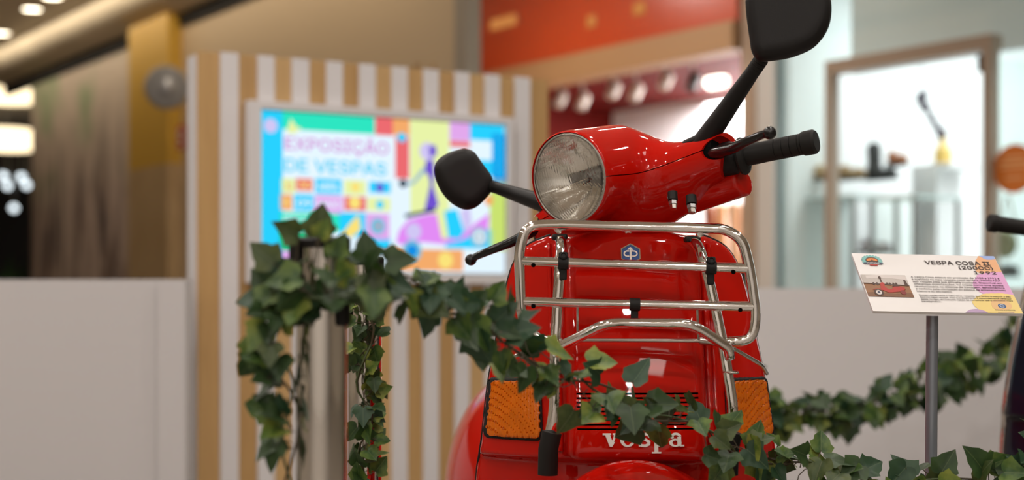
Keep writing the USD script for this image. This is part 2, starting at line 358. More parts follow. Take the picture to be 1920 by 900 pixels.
# faint gold handwriting on the plain panel (blurred flourish)
mat('gold_print', (0.50, 0.27, 0.09), 0.5)
def on_wall(p0, d, nn, off, uv, z):
    q = p0 + d * uv - nn * off; return np.array([q[0], q[1], z])
fl = []
for (ua, za, sc) in ((0.62, 2.02, 1.0), (0.95, 2.06, 0.8)):
    for k in range(3):
        pts = [on_wall(hp0, hd, hn, 0.004, ua + sc * (0.16 * k * 0.6 + 0.06 * math.sin(5 * t + k) - 0.15 * t), za + sc * (0.10 * math.cos(6 * t + 2 * k) + 0.05 * t)) for t in np.linspace(0, 1.5, 26)]
        fl.append(tube(pts, 0.008, 6))
part(hw, 'gold_flourish', fl, 'gold_print', True, 'faint gold handwritten flourish')
mat('bulkhead_cream', (0.86, 0.74, 0.56), 0.7)
mat('shadow_gap', (0.015, 0.013, 0.012), 0.8)
struct('trim_1', along(hp0, hd, hn, 0.0, HL + 1, -0.02, 0.05, 3.0, 3.11), 'shadow_gap', 'dark track along the top of the hoarding')
prof = [(-0.32, 3.40), (-0.31, 3.34), (-0.27, 3.26), (-0.20, 3.19), (-0.10, 3.14), (-0.02, 3.11), (0.3, 3.11), (0.3, 3.40)]
bv = np.array([[*(hp0 + hd * u + hn * o), z] for u in (0.0, HL + 1) for o, z in prof]); k = len(prof)
bm = trimesh.Trimesh(bv, [[i, (i + 1) % k, k + (i + 1) % k] for i in range(k)] + [[i, k + (i + 1) % k, k + i] for i in range(k)] + [[0, i + 1, i] for i in range(1, k - 1)] + [[k, k + i, k + i + 1] for i in range(1, k - 1)], process=False); bm.fix_normals()
struct('trim_2', bm, 'bulkhead_cream', 'curved cream bulkhead under the ceiling above the hoarding', None, 30)
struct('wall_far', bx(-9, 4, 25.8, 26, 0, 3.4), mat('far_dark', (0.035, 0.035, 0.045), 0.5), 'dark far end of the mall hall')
# --- yellow pillar
mat('pillar_yellow', (0.66, 0.39, 0.05), 0.5); mat('pillar_stone', (0.50, 0.34, 0.17), 0.45, noise=((0.60, 0.43, 0.24), 2.2, (1, 1, 1)))
pl = thing('pillar', 'yellow painted pillar with tan stone base left of the striped kiosk', 'pillar', (*(hp0 + hd * (UC + 0.45)), 0), kind='structure')
part(pl, 'painted_face', along(hp0, hd, hn, UC, UC + 0.95, -0.12, 0.3, 1.86, 3.11), 'pillar_yellow', False)
part(pl, 'stone_base', along(hp0, hd, hn, UC, UC + 0.95, -0.125, 0.3, 0, 1.86), 'pillar_stone', False)
# things on the pillar
def wall_hit(px, py, off):
    kx = (px - 960) / FPX; a = hp0 - hn * off; u = (kx * a[1] - a[0]) / (hd[0] - kx * hd[1]); q = a + hd * u
    return np.array([q[0], q[1], EYE + (560 - py) / FPX * q[1]])
mat('speaker_grey', (0.26, 0.26, 0.27), 0.45); mat('speaker_light', (0.45, 0.46, 0.50), 0.3, metal=0.5)
c = wall_hit(312, 165, 0.36); ax = nrm(np.array([0.25, -1.0, 0.0]))
sp = thing('wall_dial', 'round grey alarm sounder high on the yellow pillar', 'alarm sounder', c)
part(sp, 'body', lathe([(0, 0), (0.165, 0), (0.172, 0.02), (0.165, 0.05), (0.13, 0.065), (0.10, 0.06), (0.06, 0.07), (0, 0.075)], 40, c, ax), 'speaker_grey')
part(sp, 'bracket', rod(c, c + np.array([hn[0], hn[1], 0]) * 0.26, 0.03), 'speaker_grey')
part(sp, 'centre_cap', lathe([(0, 0.06), (0.07, 0.06), (0.062, 0.085), (0.03, 0.10), (0, 0.102)], 32, c, ax), 'speaker_light', label='silver centre cap')
ax = np.array([-hn[0], -hn[1], 0]); c = wall_hit(340, 258, 0.13); ex = np.array([-hd[0], -hd[1], 0]); ez = np.array([0, 0, 1.0])
mat('sign_red', (0.62, 0.05, 0.03), 0.4); mat('sign_white', (0.8, 0.78, 0.75), 0.4)
sg = thing('fire_sign', 'small red fire equipment sign on the yellow pillar under the grey sounder', 'sign', c)
part(sg, 'plate', xf(rbox(0.17, 0.20, 0.012, 0.005), c, ex, ez, ax), 'sign_red')
hose = unary_union([Point(0, 0.02).buffer(0.05).difference(Point(0, 0.02).buffer(0.03)), sbox(0.03, -0.07, 0.045, 0.02), sbox(-0.06, -0.075, 0.045, -0.06)])
part(sg, 'pictogram', xf(extrude(hose, 0.002), c + ax * 0.0065, ex, ez, ax), 'sign_white', False, 'white pictogram')

# --- ceiling downlights that show at the upper left
emitter('lamp_emit', (1.0, 0.86, 0.64), 9.0); mat('lamp_trim', (0.7, 0.66, 0.6), 0.4)
for (px, py), lab in zip(((60, 17), (98, -6), (2, 62)), ('round ceiling downlight, middle of the three at upper left', 'round ceiling downlight cut by the top edge of the picture', 'round ceiling downlight farthest left, cut by the picture edge')):
    Y = (3.395 - EYE) * FPX / (560 - py); c = at(px, py, Y); c[2] = 3.40
    t = thing('downlight', lab, 'downlight', c, 'recessed downlights in the cream ceiling')
    part(t, 'trim_ring', lathe([(0.085, 0.0), (0.105, 0.0), (0.105, -0.008), (0.085, -0.012), (0.085, 0.0)], 32, c), 'lamp_trim')
    part(t, 'glow_face', lathe([(0, -0.004), (0.085, -0.004), (0.085, -0.001), (0, -0.001)], 32, c), 'lamp_emit')

# --- far left: dim shop front with glowing ring chandeliers and a plant
emitter('ring_emit', (1.0, 0.80, 0.50), 2.6); emitter('spot_emit', (0.85, 0.95, 1.0), 2.4)
for i, (px, py, rad, hh, lab) in enumerate(((14, 176, 0.36, 0.20, 'upper drum chandelier glowing at the far left'), (10, 262, 0.36, 0.26, 'lower drum chandelier glowing at the far left'))):
    c = at(px, py, 20.0 + 0.9 * i)
    t = thing('drum_chandelier', lab, 'chandelier', c, 'drum chandeliers far left')
    part(t, 'shade', lathe([(rad, -hh / 2), (rad, hh / 2), (rad - 0.02, hh / 2), (rad - 0.02, -hh / 2), (rad, -hh / 2)], 40, c), 'ring_emit')
    part(t, 'cable', rod(c + [0, 0, hh / 2 - 0.02], [c[0], c[1], 3.40], 0.012), 'steel_grey')
    part(t, 'spider', [rod(c + [math.cos(a) * (rad - 0.01), math.sin(a) * (rad - 0.01), 0], c + [0, 0, hh / 2], 0.008, sides=8) for a in (0.3, 2.4, 4.5)], 'steel_grey')
for i, (px, py) in enumerate(((6, 330), (14, 348), (40, 332), (50, 347), (26, 390))):
    c = at(px, py, 23.0)
    t = thing('shop_spotlight', ('upper left cool spotlight glinting in the dark shop', 'left cool spotlight glinting just under the upper left one', 'upper right cool spotlight glinting in the dark shop', 'lower right cool spotlight glinting in the dark shop', 'lowest cool spotlight glinting alone in the dark shop')[i], 'spotlight', c, 'cool spotlights in the dark shop')
    part(t, 'lamp', lathe([(0, -0.02), (0.05, -0.02), (0.05, 0.02), (0, 0.02)], 20, c, (0.04, -1, 0)), 'spot_emit')
    part(t, 'stem', rod(c + [0, 0.02, 0], [c[0], c[1] + 0.06, 3.40], 0.012), 'steel_grey')
mat('plant_green', (0.03, 0.09, 0.02), 0.6)
c = at(8, 490, 19.0); c[2] = 0
t = thing('potted_plant', 'dim green potted plant in front of the dark shop', 'plant', c)
part(t, 'pot', lathe([(0, 0), (0.16, 0), (0.2, 0.4), (0.17, 0.4), (0.15, 0.36), (0, 0.36)], 24, c), 'black_plastic')
lv = []
for k in range(70):
    a, e, L = rng.uniform(0, 2 * PI), rng.uniform(0.4, 1.4), rng.uniform(0.5, 1.2)
    d = np.array([math.cos(a) * math.cos(e), math.sin(a) * math.cos(e), math.sin(e)]); s = np.array([-math.sin(a), math.cos(a), 0]) * 0.035
    b = c + [0, 0, 0.36]; mid = b + d * L * 0.6; tip = b + d * L - [0, 0, 0.15 * L]
    lv.append((np.array([b, mid + s, tip, mid - s, mid + [0, 0, 0.01]]), np.array([[0, 1, 4], [1, 2, 4], [2, 3, 4], [3, 0, 4]])))
part(t, 'foliage', lv, 'plant_green', False)

# --- low white partitions
pt = thing('partition', 'low white partition panel left of the striped kiosk', 'partition', (-3.0, 5.55, 0), 'low white display partitions')
part(pt, 'panel', bx(-5.2, -1.253, 5.55, 5.61, 0, 0.808), 'partition_dimmed', False)
part(pt, 'end_panel', bx(-1.250, -1.152, 5.52, 5.63, 0, 0.808), 'partition_dimmed', False)
pt = thing('partition', 'long low white partition behind the red scooter and the sign', 'partition', (2.6, 5.9, 0), 'low white display partitions')
part(pt, 'panel', bx(0.38, 2.2, 5.9, 5.96, 0, 0.780), 'wall_white', False)
part(pt, 'panel', bx(2.204, 4.6, 5.9, 5.96, 0, 0.780), 'wall_white', False)

# --- striped kiosk
KA = np.array([-1.14661, 5.7]); KD = np.array([0.86188, 0.50711]); KN = np.array([0.50711, -0.86188])       # along, towards the camera
KX, KNZ = np.array([*KD, 0.0]), np.array([*KN, 0.0]); Z3 = np.array([0, 0, 1.0])
def kb(u0, u1, z0, z1, o0, o1):
    return along(KA, KD, KN, u0, u1, o0, o1, z0, z1)
ks = thing('display_kiosk', 'freestanding kiosk wall striped in oak boards and white slats', 'kiosk', (*KA, 0))
part(ks, 'core_panel', kb(-0.002, 1.505, 0, 1.632, -0.105, -0.014), 'wall_white', False, 'white side and back of the kiosk')
WB = [(0.003, 0.085), (0.156, 0.230), (0.297, 0.366), (0.437, 0.507), (0.575, 0.644), (0.714, 0.783), (0.852, 0.921), (0.990, 1.062), (1.129, 1.199), (1.270, 1.339), (1.413, 1.503)]
for i, (a, b) in enumerate(WB):
    part(ks, 'oak_board', kb(a, b, 0, 1.643, -0.014, 0.0), ('oak_a', 'oak_b', 'oak_c')[i % 3], False)
    if i + 1 < len(WB): part(ks, 'white_slat', kb(b + 0.001, WB[i + 1][0] - 0.001, 0, 1.645, -0.014, 0.010), 'wall_white', False)
# --- television in its white frame, showing the exhibition poster
TU0, TU1, TZ0, TZ1 = 0.178, 1.304, 0.799, 1.470; SU0, SU1, SZ0, SZ1 = 0.229, 1.272, 0.840, 1.437
tv = thing('television', 'wide television in a white frame on the striped kiosk showing a colourful exhibition poster', 'television', (*(KA + KD * 0.73), 1.12))
def frame4(name, mt, u0, u1, z0, z1, w, o0, o1, iu0, iu1, iz0, iz1):
    part(tv, name, kb(u0, u1, iz1, z1, o0, o1), mt, False); part(tv, name, kb(u0, u1, z0, iz0, o0, o1), mt, False)
    part(tv, name, kb(u0, iu0, iz0, iz1, o0, o1), mt, False); part(tv, name, kb(iu1, u1, iz0, iz1, o0, o1), mt, False)
frame4('frame_bar', 'wall_white', TU0, TU1, TZ0, TZ1, 0, 0.0105, 0.060, SU0 - 0.004, SU1 + 0.004, SZ0 - 0.004, SZ1 + 0.004)
part(tv, 'screen_bezel', kb(SU0 - 0.004, SU1 + 0.004, SZ0 - 0.004, SZ1 + 0.004, 0.012, 0.042), 'black_gloss', False)
SW, SH = SU1 - SU0, SZ1 - SZ0
def scr(r, g, b): return s2l(r, g, b)
SC = {'cyan': (40, 205, 250), 'blue': (20, 140, 225), 'green': (45, 225, 190), 'yellow': (228, 240, 165), 'red': (232, 105, 110), 'orange': (240, 168, 105), 'pink': (222, 165, 232), 'white': (226, 243, 254),
      'violet': (110, 80, 205), 'text_pink': (208, 150, 214), 'text_cyan': (70, 205, 240), 'lime': (198, 222, 110), 'mag': (222, 138, 240), 'black': (20, 40, 60), 'grey': (150, 185, 205), 'gold': (246, 222, 120), 'teal': (110, 190, 215), 'lilac': (205, 195, 240), 'emerald': (20, 190, 130)}
for kx, v in SC.items(): emitter('screen_' + kx, s2l(*v), 1.05)
layer = [0]
def screen(shape, col, name, lay, label=None):
    """flat picture element on the screen; shape in screen units from the lower left corner; u across, v up; from the lower left corner"""
    m = extrude(shape, 0.0005)
    o = np.array([*(KA + KD * SU0 + KN * (0.0425 + 0.0006 * lay)), SZ0])
    part(tv, name, xf(m, o, KX, Z3, KNZ), 'screen_' + col, False, label)
def P2(px, py):
    """photo pixel on the screen -> screen units (the screen seen square on)"""
    kx = (px - 960) / FPX; a = KA + KN * 0.042; u = (kx * a[1] - a[0]) / (KD[0] - kx * KD[1]); y = a[1] + u * KD[1]
    return u - SU0, EYE + (560 - py) / FPX * y - SZ0
def R(px0, py0, px1, py1):
    u0, v1 = P2(px0, py0); u1, _ = P2(px1, py0); _, v0 = P2((px0 + px1) / 2, py1); return sbox(max(u0, 0), max(v0, 0), min(u1, SW), min(v1, SH))
def Cc(px, py, r): return Point(*P2(px, py)).buffer(r / FPX * 6.05, 16)
def Pg(*pts): return Polygon([P2(*p) for p in pts])
screen(sbox(0, 0, SW, SH), 'white', 'screen_ground', 0)
for col, q in (('cyan', (480, 195, 530, 520)), ('green', (529, 195, 702, 247)), ('red', (703, 195, 736, 254)), ('orange', (736, 195, 768, 254)), ('red', (741, 255, 767, 335)), ('yellow', (769, 200, 842, 400)),
               ('pink', (843, 220, 881, 264)), ('red', (843, 264, 881, 276)), ('cyan', (881, 225, 945, 330)), ('blue', (922, 250, 950, 345)), ('lime', (918, 335, 950, 470)),
               ('yellow', (527, 334, 554, 362)), ('red', (555, 334, 586, 358)), ('cyan', (591, 334, 640, 364)), ('yellow', (645, 337, 686, 366)), ('cyan', (692, 340, 732, 362)),
               ('orange', (525, 364, 548, 394)), ('cyan', (551, 364, 588, 396)), ('pink', (590, 366, 642, 400)), ('red', (645, 368, 686, 395)), ('yellow', (688, 370, 732, 396)),
               ('green', (524, 398, 636, 432)), ('cyan', (636, 398, 685, 445)), ('pink', (686, 400, 730, 450)), ('emerald', (524, 432, 600, 470)), ('pink', (520, 470, 560, 505)), ('blue', (488, 470, 524, 508)), ('orange', (736, 466, 868, 508)), ('cyan', (835, 428, 925, 466)), ('cyan', (690, 446, 732, 470))):
    screen(R(*q), col, 'colour_block', 1)
screen(R(881, 262, 922, 300), 'white', 'caption_box', 2)
screen(Cc(507, 236, 13), 'lilac', 'flower_print', 2); screen(unary_union([Pg((537, 246), (545, 222), (556, 238), (566, 240), (556, 247), (548, 252))]), 'yellow', 'butterfly_print', 2)
screen(Pg((640, 440), (655, 420), (672, 402), (676, 430), (664, 442), (652, 446)), 'gold', 'butterfly_print', 2)
for px, py, r, col in ((665, 380, 12, 'gold'), (712, 352, 8, 'violet'), (712, 384, 8, 'cyan'), (666, 351, 9, 'gold'), (708, 424, 15, 'teal'), (753, 258, 9, 'cyan'), (835, 488, 16, 'gold'), (916, 376, 10, 'orange'), (508, 488, 12, 'red')):
    screen(Cc(px, py, r), col, 'disc_print', 2)
screen(Cc(709, 424, 4), 'red', 'disc_print', 3)
def screen_text(s, px0, py0, px1, py1, col, lay=3):
    m = meshkit.text_mesh(s, 0.1, 0.0005, bold=True); b = m.bounds
    (u0, v0), (u1, _), (_, v1) = P2(px0, py1), P2(px1, py1), P2(px0, py0)
    v = (np.array(m.vertices) - [b[0][0], b[0][1], b[0][2]]) * [(u1 - u0) / (b[1][0] - b[0][0]), (v1 - v0) / (b[1][1] - b[0][1]), 1]
    o = np.array([*(KA + KD * (SU0 + u0) + KN * (0.0425 + 0.0006 * lay)), SZ0 + v0])
    part(tv, 'poster_lettering', xf((v, m.faces), o, KX, Z3, KNZ), 'screen_' + col, False)
screen_text('EXPOSIÇÃO', 533, 250, 728, 287, 'text_pink'); screen_text('DE VESPAS', 533, 296, 724, 322, 'text_cyan')
screen_text('11', 534, 341, 549, 356, 'orange'); screen_text('30', 560, 339, 582, 354, 'gold'); screen_text('ABRIL', 596, 342, 636, 357, 'white'); screen_text('A', 531, 371, 542, 386, 'gold')
screen_text('09', 557, 373, 583, 388, 'white'); screen_text('MAIO', 596, 375, 637, 390, 'white'); screen_text('PISO 0', 531, 405, 575, 420, 'white')
# poster illustration: a helmeted rider on a lilac scooter
screen(Pg((806, 345), (803, 330), (796, 322), (797, 305), (803, 296), (812, 300), (814, 322), (812, 350), (822, 385), (806, 400), (795, 395), (800, 372)), 'violet', 'rider_print', 3)
screen(Cc(801, 284, 17), 'lilac', 'helmet_print', 4); screen(Pg((803, 275), (816, 272), (818, 290), (806, 296)), 'violet', 'visor_print', 5)
screen(Pg((797, 322), (775, 346), (752, 350), (753, 345), (773, 340), (794, 312)), 'grey', 'arm_print', 3)
screen(Cc(755, 344, 8), 'black', 'glove_print', 4)
screen(Pg((742, 455), (748, 432), (765, 412), (800, 402), (822, 400), (836, 442), (866, 440), (895, 415), (917, 400), (914, 432), (890, 436), (868, 450), (830, 458), (790, 454), (762, 462)), 'mag', 'scooter_print', 3)
screen(Pg((832, 396), (856, 392), (868, 430), (862, 448), (840, 446)), 'cyan', 'scooter_print', 4); screen(Pg((818, 400), (832, 396), (840, 446), (828, 448)), 'yellow', 'scooter_print', 4)
screen(Cc(775, 434, 16), 'lilac', 'scooter_print', 4); screen(Pg((757, 402), (815, 391), (817, 396), (760, 409)), 'black', 'saddle_print', 5)
screen(Cc(772, 470, 20), 'teal', 'wheel_print', 4); screen(Cc(772, 470, 12), 'blue', 'wheel_print', 5); screen(Cc(898, 444, 19), 'grey', 'wheel_print', 4); screen(Cc(898, 444, 12), 'white', 'wheel_print', 5); screen(Cc(898, 444, 4), 'black', 'wheel_print', 6)
screen(Pg((862, 395), (880, 388), (884, 420), (870, 440)), 'lilac', 'scooter_print', 5)

# --- shop fronts on the right, along a line that recedes to the left
sp0 = np.array([2.82, 9.15]); sd = nrm(np.array([2.09, 10.2]) - sp0); sn = np.array([-sd[1], sd[0]])
if np.dot(sn, np.array([1.0, 1.0])) < 0: sn = -sn                        # sn points into the shops
def sb(u0, u1, z0, z1, o0, o1): return along(sp0, sd, sn, u0, u1, o0, o1, z0, z1)
def su(px, off=0.0):
    kx = (px - 960) / FPX; a = sp0 + sn * off; return (kx * a[1] - a[0]) / (sd[0] - kx * sd[1])
def sz(px, py, off=0.0):
    u = su(px, off); y = (sp0 + sd * u + sn * off)[1]; return EYE + (560 - py) / FPX * y
def spt(u, off, z): q = sp0 + sd * u + sn * off; return np.array([q[0], q[1], z])
SX, SN3 = np.array([-sd[0], -sd[1], 0.0]), np.array([-sn[0], -sn[1], 0.0])
UP = su(1428)                                # pillar between the white shop and the red shop
mat('shop_white', (0.82, 0.83, 0.83), 0.6); mat('jamb_grey', (0.55, 0.55, 0.54), 0.4); mat('frame_wood', (0.36, 0.27, 0.20), 0.45); mat('shop_ceiling', (0.80, 0.88, 0.95), 0.6)
UE = -2.6
ws = thing('white_shop', 'brightly lit white shoe shop interior behind glass at right', 'shop', (*spt(0.5, 1.5, 0),), kind='structure')
part(ws, 'back_wall', sb(UE, UP, 0, 3.3, 3.3, 3.36), 'shop_white', False); part(ws, 'side_wall', sb(UP - 0.06, UP, 0, 3.3, 0.1, 3.3), 'shop_white', False)
part(ws, 'side_wall', sb(UE, UE + 0.05, 0, 3.3, 0.1, 3.3), 'shop_white', False)
part(ws, 'shop_ceiling', sb(UE, UP, 3.0, 3.05, 0.1, 3.3), 'shop_white', False); part(ws, 'shop_floor', sb(UE, UP, 0.0, 0.02, 0.05, 3.3), 'shop_white', False)
part(ws, 'display_niche', sb(UE + 0.1, su(1600, 0.32), 2.24, 3.0, 0.30, 0.36), 'shop_ceiling', False, 'pale grey dropped ceiling panel inside')
part(ws, 'counter', sb(UE + 0.3, 0.2, 0, 1.0, 1.6, 2.1), 'shop_white', False)
struct('trim_3', sb(UP, UP + 0.14, 0, 3.4, -0.06, 0.12), 'frame_wood', 'brown pillar strip between the white shop and the red shop')
struct('trim_4', sb(UP - 0.17, UP, 0, 3.4, -0.05, 0.1), 'jamb_grey', 'pale grey jamb at the left of the white shop glazing')
UL, UR = su(1565), su(1856)                  # door frame
ZT = 2.2
dr = thing('door_1', 'open glass shop doorway in a brown timber frame at upper right', 'door', spt((UL + UR) / 2, 0, 0), kind='structure')
for nm2, m in (('frame_jamb', sb(UL - 0.012, UL + 0.04, 0, ZT, -0.05, 0.03)), ('frame_jamb', sb(UR - 0.045, UR + 0.015, 0, ZT, -0.05, 0.03)), ('frame_head', sb(UR - 0.045, UL + 0.04, ZT, ZT + 0.085, -0.05, 0.06))):
    part(dr, nm2, m, 'frame_wood', False)
mat('glass_edge', (0.16, 0.22, 0.22), 0.2)
part(dr, 'door_leaf', sb(UR + 0.05, UR + 0.06, 0.02, ZT - 0.03, 0.06, 0.95), 'pane_glass', False, 'glass door leaf swung open')
part(dr, 'leaf_edge', sb(UR + 0.045, UR + 0.065, 0.02, ZT - 0.03, 0.04, 0.06), 'glass_edge', False); part(dr, 'hinge', sb(UR + 0.03, UR + 0.09, ZT - 0.12, ZT - 0.02, 0.0, 0.1), 'black_plastic', False)
for i, (a, b, z0, z1) in enumerate(((UL + 0.045, UP - 0.17, 0.0, 3.3), (UE, UR - 0.05, 0.0, 3.3), (UR - 0.045, UL + 0.04, ZT + 0.09, 3.3))):
    tag(part(None, 'window_%d' % (i + 1), sb(a, b, z0, z1, 0.0, 0.012), 'pane_glass', False, ('tall glass pane left of the timber door frame', 'tall glass pane right of the timber door frame', 'glass pane above the timber door frame')[i]), None, None, None, 'structure')
    if i == 0: tag(part(None, 'trim_9', sb(b - 0.012, b, z0, z1, -0.01, 0.03), 'glass_edge', False, 'dark glazing bead beside the pale grey jamb'), None, None, None, 'structure')
q = spt(-0.2, 1.7, 2.97)
rl = rect_light('white_shop_light', tuple(q), 3.2, 2.2, 4.3, (0.93, 1.0, 0.99), (0, 0, math.degrees(math.atan2(sd[1], sd[0]))))
q = spt(UP + 1.6, 1.5, 2.5)
rect_light('red_shop_light', tuple(q), 2.4, 1.2, 34.0, (1.0, 0.93, 0.91), (0, 0, math.degrees(math.atan2(sd[1], sd[0]))))
# fascia over the white shop: pale; over the red shop: orange-red
mat('fascia_red', (0.47, 0.055, 0.010), 0.3, coat=0.5, coat_rough=0.15); mat('header_tan', (0.36, 0.21, 0.10), 0.5); mat('shop_red', (0.11, 0.006, 0.004), 0.6, spec=0.1); mat('shop_pinkwhite', (0.78, 0.78, 0.80), 0.6)
rs = thing('red_shop', 'shop with orange-red fascia and red interior behind the scooter mirror', 'shop', spt(UP + 1.5, 1.5, 0), kind='structure')
UF = su(880) + 0.5
part(rs, 'fascia', sb(UP + 0.14, UF, 2.66, 3.4, -0.10, 0.05), 'fascia_red', False, 'glossy orange-red fascia'); part(rs, 'header_beam', sb(UP + 0.14, UF, 2.46, 2.66, -0.14, 0.05), 'header_tan', False, 'tan header beam')
part(rs, 'back_wall', sb(UP + 0.14, UF, 0, 2.6, 3.0, 3.06), 'shop_red', False, 'dark red back wall'); part(rs, 'white_wall', sb(UP + 0.14, su(1128, 2.0), 0, 2.56, 2.0, 2.06), 'shop_pinkwhite', False, 'white display wall')
part(rs, 'side_wall', sb(UF, UF + 0.05, 0, 2.6, 0, 3.0), 'shop_red', False); part(rs, 'shop_ceiling', sb(UP + 0.14, UF, 2.56, 2.6, 0.05, 3.0), 'shop_red', False)
part(rs, 'side_wall', sb(UP + 0.08, UP + 0.13, 0, 2.6, 0.13, 3.0), 'shop_pinkwhite', False, 'white side wall')
emitter('fascia_glow', (1.0, 0.38, 0.10), 0.55); emitter('tube_emit', (1.0, 0.93, 0.80), 6.0)  # fascia slabs are painted lamp reflections; the tube is a real luminaire
for i, (px, py, w, lab) in enumerate(((945, 42, 0.40, 'wide painted reflection glow on the red fascia, leftmost'), (1110, 40, 0.12, 'small painted reflection glow on the red fascia, middle'), (1200, 16, 0.15, 'small painted reflection glow on the red fascia, rightmost'))):
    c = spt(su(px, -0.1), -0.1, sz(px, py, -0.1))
    t = thing('fascia_glow', lab, 'lamp', c, 'painted reflection glows on the red fascia')
    part(t, 'glow_face', xf(rbox(w, 0.10, 0.02, 0.009), c, SX, Z3, SN3), 'fascia_glow'); part(t, 'housing', xf(rbox(w + 0.02, 0.12, 0.016, 0.007), c, SX, Z3, SN3), 'fascia_red')  # glowing face and red rim, both added to imitate a reflection
c = spt(su(1343, 1.2), 1.2, sz(1343, 153, 1.2))
t = thing('ceiling_luminaire', 'bright white luminaire hanging in the red shop beside the mirror arm', 'luminaire', c)
part(t, 'diffuser', xf(rbox(0.22, 0.10, 0.10, 0.04), c, SX, Z3, SN3), 'tube_emit'); part(t, 'hanger', rod(c + [0, 0, 0.045], [c[0], c[1], 2.56], 0.012), 'steel_grey')
# track heads under the beam: small tan and grey spotlights
mat('track_grey', (0.42, 0.36, 0.30), 0.5); mat('track_dark', (0.05, 0.05, 0.045), 0.5)
for i, px in enumerate((1050, 1092, 1150, 1192, 1248, 1300)):
    off = 0.5; u = su(px, off); zt = 2.56; c = spt(u, off, zt - 0.10 - 0.05 * (i % 2))
    t = thing('track_spotlight', '%s small spotlight from the left under the tan beam of the red shop' % ('first', 'second', 'third', 'fourth', 'fifth', 'sixth')[i], 'spotlight', c, 'track spotlights in the red shop')
    part(t, 'head', lathe([(0, -0.07), (0.045, -0.07), (0.055, 0.05), (0.03, 0.08), (0, 0.085)], 20, c, (0.3, 0.3, 0.8)), 'track_grey' if i != 5 else 'track_dark'); part(t, 'stem', rod(c, [c[0], c[1], zt], 0.012), 'track_grey')
# clothes stand-ins: garments on a rail at the right end of the red shop
for i, (px, w, col, lab) in enumerate(((1330, 0.12, (0.30, 0.10, 0.05), 'rust coloured garment hanging in the red shop'), (1352, 0.14, (0.55, 0.30, 0.14), 'tan garment hanging in the red shop'), (1378, 0.13, (0.62, 0.42, 0.25), 'pale tan garment hanging in the red shop'), (1402, 0.10, (0.45, 0.16, 0.05), 'orange garment nearest the brown pillar'))):
    off = 0.45; c = spt(su(px, off), off, 1.45)
    t = thing('garment', lab, 'garment', c, 'garments in the red shop'); mt = mat('garment_%d' % i, col, 0.8)
    w *= 0.62
    def gf(P, w=w, ph=i): 
        wob = 0.02 * np.sin(28 * P[..., 0] + 6 * P[..., 2] + ph); q = P.copy(); q[..., 1] = q[..., 1] + wob
        wd = w * (0.55 + 0.25 * np.clip(-P[..., 2], 0, 1))
        return np.maximum(np.maximum(np.abs(q[..., 0]) - wd, np.abs(q[..., 1]) - 0.035), np.maximum(P[..., 2] - 0.0 + 0.8 * np.maximum(np.abs(P[..., 0]) - 0.03, 0), -0.98 - P[..., 2]))
    part(t, 'cloth', xf(sdf_mesh(gf, (-0.16, -0.09, -1.02), (0.16, 0.09, 0.05), 0.02, 1), c, SX, -SN3, Z3), mt, 60)
    part(t, 'hanger', tube([c + SX * -0.08 + [0, 0, -0.03], c + [0, 0, 0.02], c + [0, 0, 0.12]], 0.006, 8), 'steel_grey')
t = thing('clothes_rail', 'metal clothes rail holding the tan garments in the red shop', 'clothes rail', spt(su(1365, 0.45), 0.45, 0))
ra, rb_ = spt(su(1322, 0.45), 0.45, 1.57), spt(su(1412, 0.45), 0.45, 1.57)
part(t, 'rail', rod(ra, rb_, 0.012), 'steel_grey'); part(t, 'leg', rod(ra, [ra[0], ra[1], 0], 0.012), 'steel_grey'); part(t, 'leg', rod(rb_, [rb_[0], rb_[1], 0], 0.012), 'steel_grey')
# --- inside the white shop: glass display cases, shoes, plinth, ornaments, sticker
mat('case_grey', (0.22, 0.23, 0.22), 0.4); mat('case_top', (0.50, 0.62, 0.60), 0.15)
def glass_case(u0, u1, o0, o1, zt, label):
    c = spt((u0 + u1) / 2, (o0 + o1) / 2, 0); t = thing('glass_case', label, 'display case', c, 'glass display cases in the white shop'); w = 0.025
    for u in (u0, u1 - w):
        for o in (o0, o1 - w): part(t, 'frame_post', sb(u, u + w, 0, zt, o, o + w), 'case_grey', False)
    for zz in (0.08, 0.46, zt): part(t, 'shelf', sb(u0, u1, zz, zz + 0.02, o0, o1), 'case_top' if zz == zt else 'shop_white', False)
    part(t, 'glass_pane', sb(u0 + w, u1 - w, 0.1, zt, o0 + 0.008, o0 + 0.014), 'pane_glass', False)
O1 = 0.35
glass_case(su(1600, O1), su(1470, O1), O1, O1 + 0.45, 1.42, 'glass display case with grey posts, left of the two by the timber door jamb')
glass_case(su(1716, O1 + 0.1), su(1630, O1 + 0.1), O1 + 0.1, O1 + 0.55, 1.40, 'glass display case with grey posts, right of the timber door jamb')
def shoe(px, py, off, L, mt, label, heel=0.03, boot=0.0):
    u = su(px, off); y = (sp0 + sd * u + sn * off)[1]; z = EYE + (560 - py) / FPX * y; c = spt(u, off, z)
    t = thing('shoe', label, 'shoe', c, 'shoes in the white shop')
    def f(P):
        b = smin(ellipsoid(P, (L * 0.25, 0, 0.045), (L * 0.30, 0.045, 0.04)), ellipsoid(P, (-L * 0.25, 0, 0.06), (L * 0.24, 0.04, 0.055)), 0.03)
        if boot: b = smin(b, capsule(P, (-L * 0.22, 0, 0.06), (-L * 0.25, 0, 0.06 + boot), 0.045, 0.05), 0.03)
        return np.maximum(b, -P[..., 2] + 0.012)
    hi = 0.14 + boot
    part(t, 'upper', xf(sdf_mesh(f, (-L * 0.6, -0.07, 0), (L * 0.62, 0.07, hi), 0.012, 2), c, SX, -SN3, Z3), mt, 50)
    part(t, 'sole', xf(rbox(L, 0.075, 0.02, 0.008), c + [0, 0, 0.01], SX, -SN3, Z3), 'black_rubber')
